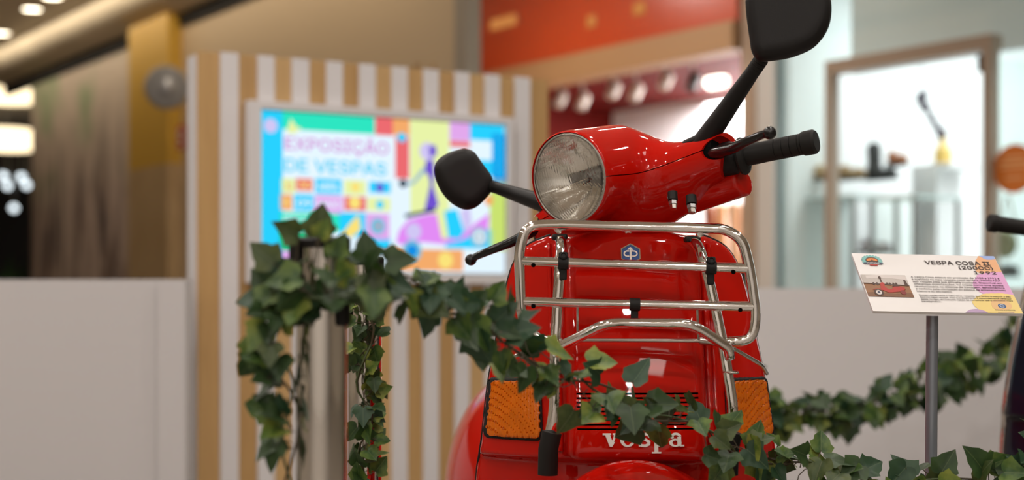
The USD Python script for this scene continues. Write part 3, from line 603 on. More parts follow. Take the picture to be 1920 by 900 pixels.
mat('shoe_tan', (0.48, 0.34, 0.18), 0.6); mat('shoe_dark', (0.03, 0.035, 0.035), 0.5); mat('shoe_rust', (0.40, 0.17, 0.08), 0.6); mat('shoe_pale', (0.62, 0.60, 0.66), 0.5)
shoe(1500, 340, 0.57, 0.22, 'shoe_dark', 'dark shoe on top of the left glass case'); shoe(1546, 338, 0.48, 0.20, 'shoe_tan', 'tan shoe on top of the left glass case beside the dark one')
shoe(1596, 338, 0.60, 0.24, 'shoe_tan', 'tan shoe on the case by the timber jamb'); shoe(1652, 338, 0.66, 0.26, 'shoe_dark', 'dark ankle boot on the right glass case', boot=0.16); shoe(1682, 312, 0.75, 0.16, 'shoe_rust', 'rust brown shoe behind the dark ankle boot')
shoe(1512, 480, 0.55, 0.26, 'shoe_rust', 'brown shoe on the middle shelf of the left glass case'); shoe(1640, 476, 0.62, 0.28, 'shoe_pale', 'pale shoe on the middle shelf of the right glass case')
c = spt(su(1742, 1.0), 1.0, 0); t = thing('plinth', 'tall white plinth standing in the white shop', 'plinth', c)
part(t, 'column', sb(su(1742, 1.0) - 0.1, su(1742, 1.0) + 0.12, 0.05, 1.66, 0.96, 1.2), 'shop_white', False); part(t, 'foot', sb(su(1742, 1.0) - 0.13, su(1742, 1.0) + 0.15, 0.02, 0.05, 0.93, 1.23), 'shop_white', False)
c = spt(su(1768, 1.05), 1.05, 1.66); t = thing('yellow_bottle', 'small yellow bottle standing on the white plinth', 'bottle', c); mat('bottle_yellow', (0.72, 0.50, 0.14), 0.3)
part(t, 'bottle_body', lathe([(0, 0), (0.055, 0), (0.06, 0.02), (0.06, 0.10), (0.03, 0.14), (0.022, 0.19), (0, 0.19)], 24, c), 'bottle_yellow'); part(t, 'cap', lathe([(0, 0.185), (0.028, 0.185), (0.028, 0.22), (0, 0.22)], 20, c), 'frame_wood')
part(ws, 'plinth_shelf', sb(su(1800, 1.0), su(1742, 1.0) - 0.1, 1.62, 1.66, 0.9, 1.3), 'shop_white', False)
mat('ornament_dark', (0.10, 0.09, 0.12), 0.6)
path = [spt(su(px, 0.8), 0.8, sz(px, py, 0.8)) for px, py in ((1728, 182), (1734, 200), (1746, 220), (1755, 236), (1764, 250))]
t = thing('hanging_ornament', 'dark twig and shoe ornament hanging inside the glass doorway', 'ornament', path[0])
part(t, 'twig', tube(catmull(path, 6), 0.012, 8), 'ornament_dark')
for k, (a, r) in enumerate(((0, 0.055), (1, 0.05), (2, 0.035), (3, 0.04), (4, 0.045))):
    part(t, 'leaf', xf((np.array(trimesh.creation.icosphere(2, 1.0).vertices) * [r, r * 0.4, r * 0.7], trimesh.creation.icosphere(2, 1.0).faces), path[a], nrm(SX + 0.6 * Z3 * (-1) ** k), -SN3, nrm(Z3 - 0.6 * SX * (-1) ** k)), 'ornament_dark')
part(t, 'string', rod(path[0], [path[0][0], path[0][1], 3.0], 0.004, sides=6), 'ornament_dark')
c = spt(su(1902, -0.006), -0.006, sz(1902, 316, -0.006)); mat('sticker_orange', (0.72, 0.19, 0.02), 0.5); mat('sticker_text', (0.85, 0.48, 0.22), 0.5)
t = thing('window_sticker', 'round orange notice sticker on the shop glass at the right edge', 'sticker', c)
part(t, 'disc', xf(lathe([(0, 0), (0.143, 0), (0.143, 0.003), (0, 0.003)], 48), c, SX, Z3, SN3), 'sticker_orange')
part(t, 'text_line', [xf(extrude(sbox(-w, y, w, y + 0.012), 0.001), c + SN3 * 0.0032, SX, Z3, SN3) for w, y in ((0.07, 0.06), (0.10, 0.03), (0.09, 0.0), (0.06, -0.06))], 'sticker_text', False)
shoe(1875, 520, 0.7, 0.26, 'shoe_dark', 'dark shoe on the low display right of the door jamb')
c = spt(su(1890, 0.6), 0.6, sz(1890, 458, 0.6)); t = thing('round_display_bag', 'small round olive bag hanging in the shop behind the black handlebar grip', 'bag', c); mat('bag_olive', (0.22, 0.21, 0.07), 0.6)
part(t, 'bag_body', xf(lathe([(0, 0), (0.075, 0.004), (0.09, 0.03), (0.075, 0.056), (0, 0.06)], 32), c, SX, Z3, SN3), 'bag_olive'); part(t, 'strap', tube(catmull([c + SX * -0.07 + Z3 * 0.05, c + Z3 * 0.3, c + SX * 0.07 + Z3 * 0.05], 8), 0.006, 8), 'frame_wood')

# ================================================================== THE RED SCOOTER
from scipy.interpolate import PchipInterpolator
PSI = 0.05                                                    # heading of the body
SL, SF = np.array([math.cos(PSI), math.sin(PSI), 0]), np.array([math.sin(PSI), -math.cos(PSI), 0])
SO = np.array([0.202, 2.740, 0.0])
def body(mesh): return xf(mesh, SO, SL, SF, Z3)                # (s right, t forward, z) -> world
def bp(s, t, z): return SO + SL * s + SF * t + Z3 * z
# steering assembly: level axes a (across), b (forward), c (up), turned about the raked steering axis
def steer_axes(psi, rake, turn):
    f = np.array([math.sin(psi), -math.cos(psi), 0]); lat = np.array([math.cos(psi), math.sin(psi), 0]); u = math.cos(rake) * Z3 - math.sin(rake) * f
    rot = lambda v, a: v * math.cos(a) + np.cross(u, v) * math.sin(a) + u * np.dot(u, v) * (1 - math.cos(a))
    e1, nb = rot(lat, -turn), rot(f, -turn); c = np.cross(e1, nb); c = -c if c[2] < 0 else c
    return e1, nb, c, u
HA, HB, HC, HU = steer_axes(0.092, 0.386, 0.851)
HP = np.array([0.212, 2.740, 0.921])
def steer(mesh): return xf(mesh, HP, HA, HB, HC)
def hp(a, b, c): return HP + HA * a + HB * b + HC * c

sc = thing('motor_scooter', 'glossy red classic motor scooter with chrome front rack and round headlamp, garland in front', 'scooter', (0.202, 2.74, 0))
TC = PchipInterpolator([.20, .36, .472, .505, .60, .70, .82, .90], [.165, .165, .155, .150, .127, .100, .062, .034])
half = [(.120, .852), (.150, .846), (.178, .832), (.198, .806), (.209, .775), (.219, .735), (.232, .664), (.246, .589), (.257, .495), (.266, .419), (.268, .32), (.245, .245)]
outl = catmull([(0, .853)] + half + [(0.0, .238)], 3)
OUT = np.vstack([outl, (outl * [-1, 1])[1:-1][::-1]])
def tb(s, z):
    base = TC(z) - 0.014 - 0.105 * np.clip(np.abs(s) / 0.25, 0, 1.3) ** 2.3
    st = np.clip((0.476 - z) / 0.014, 0, 1); st = st * st * (3 - 2 * st)
    return base - 0.030 * st * np.clip((np.abs(s) - 0.02) / 0.03, 0, 1)
def shield(P):
    d = poly_sdf(P[..., [0, 2]], OUT)
    return smax(d, (np.abs(P[..., 1] + 0.012 - tb(P[..., 0], P[..., 2])) - 0.012) * 0.85, 0.016)
shield_m = sdf_mesh(shield, (-.29, -.16, .22), (.29, .19, .875), 0.0055)
part(sc, 'leg_shield', body(shield_m), 'red_paint', 50)
edge = OUT[(OUT[:, 1] > 0.25)]
i0 = int(np.argmax(np.abs(np.diff(edge[:, 1]))))
for sg in (1, -1):
    pts = np.array([[sg * (x - 0.002), tb(x, z) - 0.016, z] for x, z in outl if x > 0.13])
    part(sc, 'edge_trim', tube([bp(*p) for p in pts], 0.0028, 10), 'black_rubber', True, 'black edge trim of the leg shield')
# front cover (horn cover)
cov = Polygon([(-.117, .470), (.117, .470), (.117, .846), (.06, .857), (0, .860), (-.06, .857), (-.117, .846)]).buffer(-.018).buffer(.018, 6)
COV = np.array(cov.exterior.coords)[:-1]
def cover(P):
    s, t, z = P[..., 0], P[..., 1], P[..., 2]
    front = TC(z) + 0.010 - 0.006 * (s / 0.117) ** 2
    d = smax(poly_sdf(P[..., [0, 2]], COV), (t - front) * 0.95, 0.022)
    return np.maximum(d, -0.05 - t)
cm = man(sdf_mesh(cover, (-.13, -.06, .455), (.13, .185, .875), 0.0045))
for k in range(9):                                            # louvres: slots cut into the face; dark fills below stand in for shade
    z = 0.582 - 0.0072 * k; cut = manifold3d.Manifold.cube([.204, .016, .0030], True).translate([0.0, float(TC(z)) + 0.006, z]); cm = cm - cut
part(sc, 'front_cover', body(cm), 'red_paint', 50)
for k in range(9):
    z = 0.582 - 0.0072 * k; part(sc, 'louvre_fill', body(manifold3d.Manifold.cube([.2038, .003, .0029], True).translate([0, float(TC(z)) - 0.0, z])), 'hollow_shade', False, 'dark fill painted in as the shade inside a louvre slot')
for sg in (1, -1):
    for off, r in ((.127, .0055), (.139, .004)):
        zz = np.linspace(.485, .835, 30); part(sc, 'shield_rib', tube([bp(sg * off, float(tb(off, z)) + 0.001, z) for z in zz], r, 10), 'red_paint', True)
# lettering: vespa in slab serif capitals-height letters
def stroke(pts, w): return LineString(pts).buffer(w / 2, cap_style='flat', join_style='round')
def ell(cx, cy, rx, ry, a0=0, a1=2 * PI, k=40): return [(cx + rx * math.cos(a), cy + ry * math.sin(a)) for a in np.linspace(a0, a1, k)]
def ring(cx, cy, rx, ry, wx, wy): return Polygon(ell(cx, cy, rx, ry)).difference(Polygon(ell(cx, cy, rx - wx, ry - wy)))
LET = {
    'v': unary_union([Polygon([(.10, 1), (.42, 1), (.66, .34), (.80, .34), (.60, 0), (.44, 0)]), Polygon([(.78, 1), (.95, 1), (.62, .0), (.50, .0)]), sbox(-.02, .86, .55, 1), sbox(.66, .86, 1.10, 1)]),
    'e': unary_union([ring(.5, .5, .50, .52, .24, .15).difference(sbox(.55, .24, 1.2, .46)), sbox(.2, .44, .96, .58), stroke(ell(.5, .5, .40, .42, -.25 * PI, -.05 * PI, 8), .16)]),
    's': unary_union([stroke([(.82, .80), (.70, .92), (.45, .94), (.24, .84), (.24, .68), (.44, .57), (.62, .48), (.80, .36), (.78, .18), (.55, .06), (.30, .08), (.14, .2)], .20), sbox(.76, .66, .86, 1.0), sbox(.10, 0, .20, .34)]),
    'p': unary_union([sbox(.14, -.42, .40, 1), ring(.56, .5, .46, .52, .25, .15), sbox(-.02, .86, .4, 1), sbox(-.04, -.5, .60, -.38)]),
    'a': unary_union([ring(.42, .28, .42, .30, .22, .13), sbox(.56, .12, .82, .72), stroke(ell(.46, .70, .30, .24, .05 * PI, .95 * PI, 16), .18), sbox(.7, 0, 1.02, .13), Point(.20, .70).buffer(.12)])}
lh = 0.0243; x = -0.060
for ch, adv in (('v', 1.16), ('e', 1.16), ('s', 1.02), ('p', 1.16), ('a', 1.0)):
    z0 = 0.4955; nrm_t = float(TC(z0 + .012)); tilt = nrm([0, -(float(TC(z0 - .01)) - float(TC(z0 + .03))) / 0.04, 1.0]); out = np.cross([1.0, 0, 0], tilt); out = -out if out[1] < 0 else out
    g = extrude(affinity.scale(LET[ch], lh, lh * 0.92, origin=(0, 0)), 0.0035)
    part(sc, 'badge_letter', body(xf(g, (x, nrm_t + 0.0105, z0), np.array([1.0, 0, 0]), np.array(tilt), np.array(out))), 'white_letters', False, 'silver letter %s of the name on the front cover' % ch)
    x += adv * lh
# hexagonal badge
def hexa(r): return Polygon([(r * math.sin(k * PI / 3), r * math.cos(k * PI / 3)) for k in range(6)])
zb = 0.8150; tB = float(TC(zb)) + 0.0105; tilt = nrm([0, (float(TC(zb + .02)) - float(TC(zb - .02))) / 0.04, 1.0]); out = nrm(np.cross(tilt, [1.0, 0, 0])); out = -out if out[1] < 0 else out
def badge(shape, z0, d): return body(xf((lambda m: (np.array(m.vertices) + [0, 0, z0], m.faces))(extrude(shape, d)), (-0.004, tB, zb), np.array([1.0, 0, 0]), np.array(tilt), np.array(out)))
bd = part(sc, 'hexagon_badge', badge(hexa(.0190).difference(hexa(.0168)), -0.003, .0075), 'chrome', False, 'chrome rim of the hexagonal badge')
part(bd, 'badge_field', badge(hexa(.0170), -0.003, .0055), 'badge_blue', False, 'blue field of the badge')
sym = affinity.scale(unary_union([sbox(-.0018, -.0135, .0018, .0130), Polygon([(-.0018, .0130), (-.0062, .0085), (-.0018, .0095)]), stroke(ell(.0052, .0008, .0068, .0052, -PI * .62, PI * .62, 20), .0026), stroke(ell(-.0052, .0008, .0068, .0052, PI * .38, PI * 1.62, 20), .0026),
                   Polygon([(0, .0140), (-.0060, .0085), (-.0035, .0078), (0, .0112), (.0035, .0078), (.0060, .0085)])]), .92, .92, origin=(0, 0))
part(bd, 'badge_symbol', badge(sym, 0.0024, .0010), 'badge_silver', False, 'silver emblem on the blue badge')
# turn signals: amber lenses following the shield
def lens_fn(sg, grow, o0, o1, z0=.503, z1=.602, s0=.158, s1=.247):
    poly = np.array(Polygon([(s0 - grow, z0 - grow), (s1 + grow + .006, z0 - grow), (s1 + grow - .006, z1 + grow), (s0 - grow + .001, z1 + grow)]).buffer(-.012).buffer(.012, 6).exterior.coords)[:-1]
    def f(P):
        s = P[..., 0] * sg; q = np.stack([s, P[..., 2]], -1); rel = P[..., 1] - tb(s, P[..., 2])
        return smax(poly_sdf(q, poly), np.maximum(rel - o1, o0 - rel) * 0.8, 0.006)
    return f
for sg, side in ((-1, 'left'), (1, 'right')):
    lo, hi = ((-.275, -.08, .48), (-.14, .16, .62)) if sg < 0 else ((.14, -.08, .48), (.275, .16, .62))
    ts = part(sc, 'turn_signal', body(sdf_mesh(lens_fn(sg, .0035, -.004, .0045), lo, hi, 0.0035)), 'black_rubber', 50, 'black gasket of the amber turn signal')
    part(ts, 'signal_reflector', body(sdf_mesh(lens_fn(sg, -.003, .0046, .0058), lo, hi, 0.002, 3)), 'amber_back', 50, 'bright amber reflector')
    part(ts, 'signal_lens', body(sdf_mesh(lens_fn(sg, 0.0, .0075, .0125), lo, hi, 0.0032)), 'amber_lens', 50, 'ribbed amber lens')
# headset: upper and lower shells around the headlamp
def headset(P):
    a, b, c = P[..., 0], P[..., 1], P[..., 2]
    pod = capsule(P, (0, .152, .042), (0, .030, .050), .0805, .077)
    back = ellipsoid(P, (0, -.005, .020), (.085, .062, .066))
    bar = capsule(np.stack([np.abs(a), b, c * 1.0], -1), (0, .0, .008), (.20, -.002, .003), .068, .0365)
    low = capsule(np.stack([np.abs(a), b, c], -1), (0, -.008, -.032), (.115, -.012, -.030), .044, .030)
    d = smin(smin(pod, back, .035), smin(bar, low, .03), .045)
    d = smax(d, b - .1680, .003)
    return d
hs = man(sdf_mesh(headset, (-.25, -.09, -.09), (.25, .18, .14), 0.0042))
cavity = man(lathe([(0, 0), (.0768, 0), (.0768, .08), (0, .08)], 64, (0, .1125, .042), (0, 1, 0)))
hs = hs - cavity
mouth = lambda sg: manifold3d.Manifold.sphere(1.0, 40).scale([.034, .060, .0215]).translate([sg * (.214 if sg > 0 else .222), .042, .0150])
for sg in (1, -1): hs = hs - mouth(sg)
hs = hs.trim_by_plane([-1, 0, 0], -.211).trim_by_plane([1, 0, 0], -.211)
up = hs.trim_by_plane([0, 0, 1], .0196); lw = hs.trim_by_plane([0, 0, -1], -.0180).trim_by_plane([-1, 0.25, .6], -.172)
part(sc, 'headset_top', steer(up), 'red_paint', 40); part(sc, 'headset_bottom', steer(lw), 'red_paint', 40)
for sg in (1, -1):
    part(sc, 'bar_mouth_fill', steer(tube([(sg * .13, .003, .008), (sg * .196, .002, .007)], .0300, 28)), 'hollow_shade', 40, 'dark core painted in as the shade inside the headset opening')  # solid dark core gives the open bar end its shade by colour
    part(sc, 'reservoir_cover', steer(sdf_mesh(lambda P: smax(smin(capsule(P * [sg, 1, 1], (.10, -.016, -.036), (.205, -.030, -.046), .032, .026), 1.0 + 0 * P[..., 0], .01), P[..., 0] * sg - .203, .006), (sg * .155 - .11, -.09, -.085), (sg * .155 + .11, .04, .025), 0.004)), 'red_paint', 40, 'red cover behind the lever')
part(sc, 'instrument_panel', steer(sdf_mesh(lambda P: ellipsoid(P, (0, -.006, .052), (.066, .066, .056)), (-.09, -.09, -.02), (.09, .09, .13), 0.005)), 'black_gloss', True, 'black instrument cover behind the headlamp')
neck = [(0.046, -.085), (.043, -.075), (.041, -.06), (.046, -.03), (.0, -.03)]
part(sc, 'steering_neck', lathe([(0, -.085)] + neck, 40, HP - HB * 0.010, HU), 'red_paint', 40)
# headlamp
hl0 = hp(0, .1635, .042)
hlp = part(sc, 'headlamp', lathe([(.0766, -.006), (.0766, -.001), (.0755, .0025), (.0735, .0035), (.0718, .0025), (.0712, -.006), (.0745, -.008), (.0766, -.006)], 72, hl0, HB), 'ring_grey', 40, 'grey ring around the headlamp glass')
part(hlp, 'reflector', lathe([(.012, -.044), (.025, -.042), (.040, -.034), (.055, -.021), (.066, -.008), (.0712, -.001), (.0720, -.002), (.0665, -.010), (.055, -.024), (.040, -.037), (.025, -.0445), (.012, -.0455), (.012, -.044)], 72, hl0, HB), 'mirror_reflector', 40, 'mirrored reflector bowl')
part(hlp, 'bulb_shield', lathe([(0, -.045), (.010, -.045), (.010, -.018), (.0075, -.010), (0, -.007)], 32, hl0, HB), 'steel_grey', 40, 'dark bulb shield')
gx = np.linspace(-1, 1, 131); X2, Y2 = np.meshgrid(gx, gx, indexing='ij'); rr = np.maximum(np.abs(X2), np.abs(Y2)); nr = np.hypot(X2, Y2); scl = np.where(nr > 0, rr / np.maximum(nr, 1e-9), 1) * .0716
LX, LY = X2 * scl, Y2 * scl; rad = np.hypot(LX, LY) / .0716
front = .0060 + .010 * (1 - rad ** 2)
amp = np.where(LY < -.012, .00045, np.where((LY < .030), .0007, .00035)) * (rad < .94); skew = np.where(LY < -.012, LX + .35 * LY, LX)
flute = .45 * amp * np.cos(skew * 2 * PI / .0052) + 0.0005 * ((LY < -.012) & (LY > -.0135)) + .0003 * np.cos(LY * 2 * PI / .009) * (LY > .03)
backz = front - .0035 + flute
nv = LX.size; vid = np.arange(nv).reshape(LX.shape); q = np.stack([vid[:-1, :-1], vid[1:, :-1], vid[1:, 1:], vid[:-1, 1:]], -1).reshape(-1, 4)
bd_ = np.concatenate([vid[:-1, 0], vid[-1, :-1], vid[:0:-1, -1], vid[0, :0:-1]]); b2 = np.roll(bd_, -1)
LV = np.vstack([np.stack([LX.ravel(), LY.ravel(), front.ravel()], 1), np.stack([LX.ravel(), LY.ravel(), backz.ravel()], 1)])
LF = np.vstack([q[:, [0, 1, 2]], q[:, [0, 2, 3]], q[:, [0, 2, 1]] + nv, q[:, [0, 3, 2]] + nv, np.stack([bd_, b2 + nv, b2], 1), np.stack([bd_, bd_ + nv, b2 + nv], 1)])
lens = trimesh.Trimesh(LV, LF, process=False); lens.fix_normals()
part(hlp, 'lens', xf(lens, hl0 - HB * 0.0015, HA, HC, HB), 'lens_glass', 60, 'fluted clear glass of the headlamp')
# bar ends: switch housing, grips, levers
def grip_pts(sg): return hp(sg * .195, -.012, -.004), (hp(.346, -.0435, -.0285) if sg > 0 else hp(-.332, -.060, -.036))
for sg in (1, -1):
    g0, g1 = grip_pts(sg); d = nrm(g1 - g0); L = float(np.linalg.norm(g1 - g0))
    part(sc, 'switch_housing', lathe([(0, -.055), (.026, -.055), (.0295, -.045), (.0295, .010), (.022, .022), (0, .026)], 32, g0, d), 'black_plastic', 40)
    part(sc, 'grip_flange', lathe([(0, .024), (.0305, .024), (.0320, .028), (.0300, .032), (.021, .036), (0, .036)], 40, g0, d), 'black_rubber', 40)
    pr = [(0, .030), (.0185, .032), (.0180, .045), (.0175, .080)]
    for k in range(4): h0 = .086 + .0135 * k; pr += [(.0178, h0), (.0168, h0 + .0008), (.0178, h0 + .0018)]
    pr += [(.0180, L - .024), (.0172, L - .0235), (.0198, L - .0225), (.0204, L - .018), (.0204, L - .004), (.0175, L), (0, L)]
    part(sc, 'grip', lathe(pr, 40, g0, d), 'black_rubber', 30, 'black ribbed rubber grip')
    path = catmull([hp(sg * .165, .008, .012), hp(sg * .20, .026, .008), hp(sg * .245, .050, .000), hp(sg * .285, .066, -.002), hp(sg * .318, .074, -.003), hp(sg * .335, .077, -.0055)], 8)
    rad = np.interp(np.linspace(0, 1, len(path)), [0, .25, .6, .85, 1], [.0105, .0105, .0078, .0068, .0075])
    lv_ = part(sc, 'brake_lever', tube(path, rad, 14), 'black_gloss', 40, 'black hand lever')
    part(lv_, 'lever_ball', trimesh.Trimesh(trimesh.creation.icosphere(3, .0108).vertices + path[-1], trimesh.creation.icosphere(3).faces), 'black_gloss', True)
# bolts under the headset
def bolt(pos, axis, r=.0075, hgt=.006, m='steel_grey'):
    hx = man(extrude(hexa(r), hgt)); return xf(hx, pos, nrm(np.cross(axis, [0.3, 1, 0.2])), nrm(np.cross(axis, np.cross(axis, [0.3, 1, 0.2]))), nrm(axis))
ax = nrm(HB * 0.45 - HC)
for (px, py, Y, r) in ((1262, 381, 2.590, .0075), (1297, 388, 2.585, .0080)):
    p = at(px, py, Y)
    b_ = part(sc, 'cable_adjuster', lathe([(0, -.02), (r * 1.1, -.02), (r * 1.1, -.005), (0, -.005)], 24, p, ax), 'black_rubber', 40); part(b_, 'hex_nut', bolt(p - ax * .003, ax, r), 'steel_grey', False); part(b_, 'nut_tip', bolt(p + ax * .003, ax, r * .8, .008), 'chrome_worn', False)
p = hp(.105, .052, -.034)
part(sc, 'cover_screw', lathe([(0, 0), (.0052, 0), (.0052, .003), (.004, .0045), (.002, .004), (0, .003)], 20, p - HB * .002, nrm(HB - .5 * HC)), 'steel_grey', 40)
# mirrors
def mirror(center, ex, ez, out2, depth, kk, attach, base, name_side, rb, rt):
    ey = np.cross(ez, ex)                                     # pointing away from the viewer
    poly = catmull([*out2, out2[0]], 5)[:-1]
    def f(P): return smax(poly_sdf(P[..., [0, 1]], poly), smax(-P[..., 2] - depth, P[..., 2] - .012, .004), kk)
    lo, hi = np.min(poly, 0) - .01, np.max(poly, 0) + .01
    sm = sdf_mesh(f, (*lo, -depth - .01), (*hi, .024), 0.004)
    ms = part(sc, 'mirror', xf(sm, center, ex, ez, -np.cross(ex, ez)), 'black_plastic', 40, 'black mirror housing')
    gl = Polygon(poly).buffer(-.012)
    part(ms, 'mirror_glass', xf((lambda m: (np.array(m.vertices) + [0, 0, .0115], m.faces))(extrude(gl, .0015)), center, ex, ez, -np.cross(ex, ez)), 'mirror_glass', False)
    pth = np.array([base + (attach - base) * t for t in np.linspace(0, 1, 9)]); part(ms, 'mirror_arm', tube(pth, np.interp(np.linspace(0, 1, 9), [0, 1], [rb, rt]), 16), 'black_plastic', 40)
    d = nrm(attach - base); L = np.linalg.norm(attach - base); prf = [(0, L - .022)]
    for k in range(4): prf += [(rt * 1.12, L - .022 + k * .0065), (rt * 1.12, L - .018 + k * .0065), (rt * .95, L - .0165 + k * .0065)]
    part(ms, 'rubber_gaiter', lathe(prf + [(0, L + .004)], 24, base, d), 'black_rubber', 30)
    return ms
mc = hp(.374, -.0167, .1605); ppm = FPX / mc[1]
oR = [((px - 1477) / ppm, (46 - py) / ppm) for px, py in ((1398, 0), (1400, 30), (1405, 70), (1410, 100), (1424, 116), (1450, 116), (1490, 108), (1527, 90), (1551, 58), (1559, 20), (1552, -16), (1520, -30), (1460, -32), (1412, -24))]
exR = nrm([1, -.06, 0]); ezR = nrm(np.array([0, 0.10, 1.0]) - np.dot([0, .1, 1], exR) * exR)
baseR = hp(.160, .002, .030); attR = at(1427, 112, mc[1] + .012)
mirror(mc, exR, ezR, oR, .030, .026, attR, baseR, 'right', .0200, .0110)
mc2 = hp(-.374, -.0167, .1605); ppm2 = FPX / mc2[1]
exL = nrm([1, .32, 0]); ezL = nrm(np.array([0, 0.10, 1.0]) - np.dot([0, .1, 1], exL) * exL)
oL = [((px - 866) / ppm2 / .952, (331 - py) / ppm2) for px, py in ((866, 274), (884, 280), (900, 302), (917, 328), (917, 352), (902, 372), (883, 388), (862, 390), (838, 376), (820, 352), (811, 322), (816, 300), (836, 284))]
baseL = hp(-.160, .002, .030); attL = at(918, 348, mc2[1] + .004)
mirror(mc2, exL, ezL, oL, .030, .026, attL, baseL, 'left', .0195, .0105)
for sg in (1, -1):
    part(sc, 'mirror_foot', steer(rbox(.060, .034, .016, .007).translate([sg * .165, .002, .043])), 'black_rubber', 40)
# front wheel, fender, floor, rear body
wc = HP + HU * -0.755; wc = wc + HB * 0.02
def wl(mesh): return xf(mesh, wc, HA, HB, HC)
fender_m = sdf_mesh(lambda P: smax(smax(ellipsoid(P, (0, 0, 0), (.108, .300, .272)), -ellipsoid(P, (0, 0, -.01), (.098, .29, .262)), .006), .02 - P[..., 2] - .12 * np.clip(-P[..., 1], 0, 1), .008), (-.12, -.32, -.04), (.12, .32, .29), 0.006)
part(sc, 'front_fender', wl(fender_m), 'red_paint', 50)
part(sc, 'tyre', lathe([(.13, -.045), (.185, -.050), (.21, -.032), (.215, 0), (.21, .032), (.185, .050), (.13, .045), (.13, -.045)], 48, wc, HA), 'tyre', 40)
part(sc, 'wheel_rim', lathe([(0, -.02), (.06, -.03), (.135, -.04), (.14, 0), (.135, .04), (.06, .03), (0, .02)], 40, wc, HA), 'steel_grey', 40)
part(sc, 'fork_tube', rod(wc + HA * .070 + HU * -.02, wc + HA * .03 + HU * .215, .020), 'steel_grey')
floor_m = sdf_mesh(lambda P: rbx(P, (0, -.25, .262), (.19, .34, .030), .022), (-.22, -.62, .21), (.22, .12, .31), 0.012)
part(sc, 'floor_board', body(floor_m), 'red_paint', 40)
for k in range(6): part(sc, 'floor_strip', body(rbox(.014, .50, .008, .0035).translate([-.15 + .06 * k, -.25, .294])), 'black_rubber', 40)
def rear(P):
    q = np.stack([np.abs(P[..., 0]), P[..., 1], P[..., 2]], -1)
    c = ellipsoid(q, (.150, -.85, .28), (.165, .40, .285)); m = rbx(P, (0, -.92, .52), (.15, .45, .17), .08)
    return smax(smin(c, m, .05), .13 - P[..., 2], .03)
rear_m = sdf_mesh(rear, (-.34, -1.42, .1), (.34, -.40, .74), 0.012)
part(sc, 'rear_body', body(rear_m), 'red_paint', 50)
seat_m = sdf_mesh(lambda P: rbx(P, (0, -.78, .745), (.125, .34, .045), .04), (-.16, -1.16, .68), (.16, -.40, .81), 0.012)
part(sc, 'seat', body(seat_m), 'seat_vinyl', 50)
rw = bp(0, -1.06, .214)
part(sc, 'tyre', lathe([(.13, -.045), (.185, -.050), (.21, -.032), (.214, 0), (.21, .032), (.185, .050), (.13, .045), (.13, -.045)], 48, rw, SL), 'tyre', 40)
part(sc, 'wheel_rim', lathe([(0, -.02), (.06, -.03), (.135, -.04), (.14, 0), (.135, .04), (.06, .03), (0, .02)], 40, rw, SL), 'steel_grey', 40)
for sg in (1, -1): part(sc, 'stand_leg', rod(bp(sg * .10, -.48, .26), bp(sg * .16, -.42, .012), .012), 'steel_grey')

# ------------------------------------------------------------------ chrome front rack
YR = 2.555
rk = thing('front_rack', 'chrome tube luggage rack with black straps mounted on the front of the red scooter', 'luggage rack', at(1195, 620, YR))
RT = .0088
def A(px, py, Y=YR): return at(px, py, Y)
lp = [A(1052, 641, 2.560), A(1006, 636), A(979, 600), A(973, 470), A(987, 424), A(1030, 421), A(1360, 429), A(1392, 450), A(1405, 500), A(1418, 590), A(1410, 638, 2.555), A(1362, 641, 2.562)]
part(rk, 'outer_loop', tube(smooth_path(lp, [0, .030, .030, .03, .022, .022, .028, .028, .05, .04, .034, 0]), RT, 18), 'chrome', True)
part(rk, 'cross_bar', rod(A(976, 490), A(1402, 503), .0082), 'chrome'); part(rk, 'cross_bar', rod(A(978, 566), A(1415, 575), .0082), 'chrome')
hoop = [A(1041, 665, 2.545), A(1046, 652, 2.540), A(1136, 606, 2.520), A(1296, 607, 2.520), A(1366, 652, 2.540), A(1368, 672, 2.548)]
part(rk, 'support_hoop', tube(smooth_path(hoop, [0, .012, .022, .022, .014, 0]), .0086, 18), 'chrome', True)
upl = [A(1049, 449, 2.640), A(1053, 456, 2.600), A(1050, 500, 2.572), A(1045, 580, 2.564), A(1041, 660, 2.556), A(1040, 700, 2.552), A(1040, 770, 2.548), A(1028, 830, 2.555)]
upr = [A(1298, 453, 2.640), A(1309, 460, 2.600), A(1325, 510, 2.572), A(1341, 580, 2.566), A(1356, 650, 2.558), A(1364, 700, 2.552), A(1375, 768, 2.548), A(1366, 830, 2.560)]
part(rk, 'upright', tube(smooth_path(upl, .02), .0092, 16), 'chrome', True); part(rk, 'upright', tube(smooth_path(upr, .02), .0092, 16), 'chrome', True)
for pth in (upl, upr):
    part(rk, 'hook_pad', xf(rbox(.026, .030, .010, .004), pth[0] + [0, .004, .004], SL, SF, Z3), 'black_rubber', 40); part(rk, 'rubber_sleeve', tube([pth[-1] + (pth[-2] - pth[-1]) * .18 + [.004, -.004, .008], pth[-1] + [0, -.004, -.010], pth[-1] + [-.001, -.002, -.052]], .0165, 20), 'black_rubber', 40, 'black rubber sleeve on the foot of the rack')
part(rk, 'spring_rod', tube(smooth_path([A(926, 688, 2.66), A(965, 668, 2.60), A(1006, 652, 2.575), A(1085, 638, 2.570), A(1315, 639, 2.570), A(1372, 652, 2.575), A(1428, 684, 2.63), A(1438, 700, 2.70)], .012), .0034, 10), 'chrome_worn', True)
part(rk, 'rod_collar', rod(A(1312, 639, 2.57), A(1331, 640, 2.57), .0062), 'chrome_worn')
for (x0, y0, x1, y1) in ((1083, 572, 1083, 642), (1307, 574, 1310, 642)): part(rk, 'thin_rod', rod(A(x0, y0, 2.565), A(x1, y1, 2.569), .0020, sides=10), 'chrome_worn')
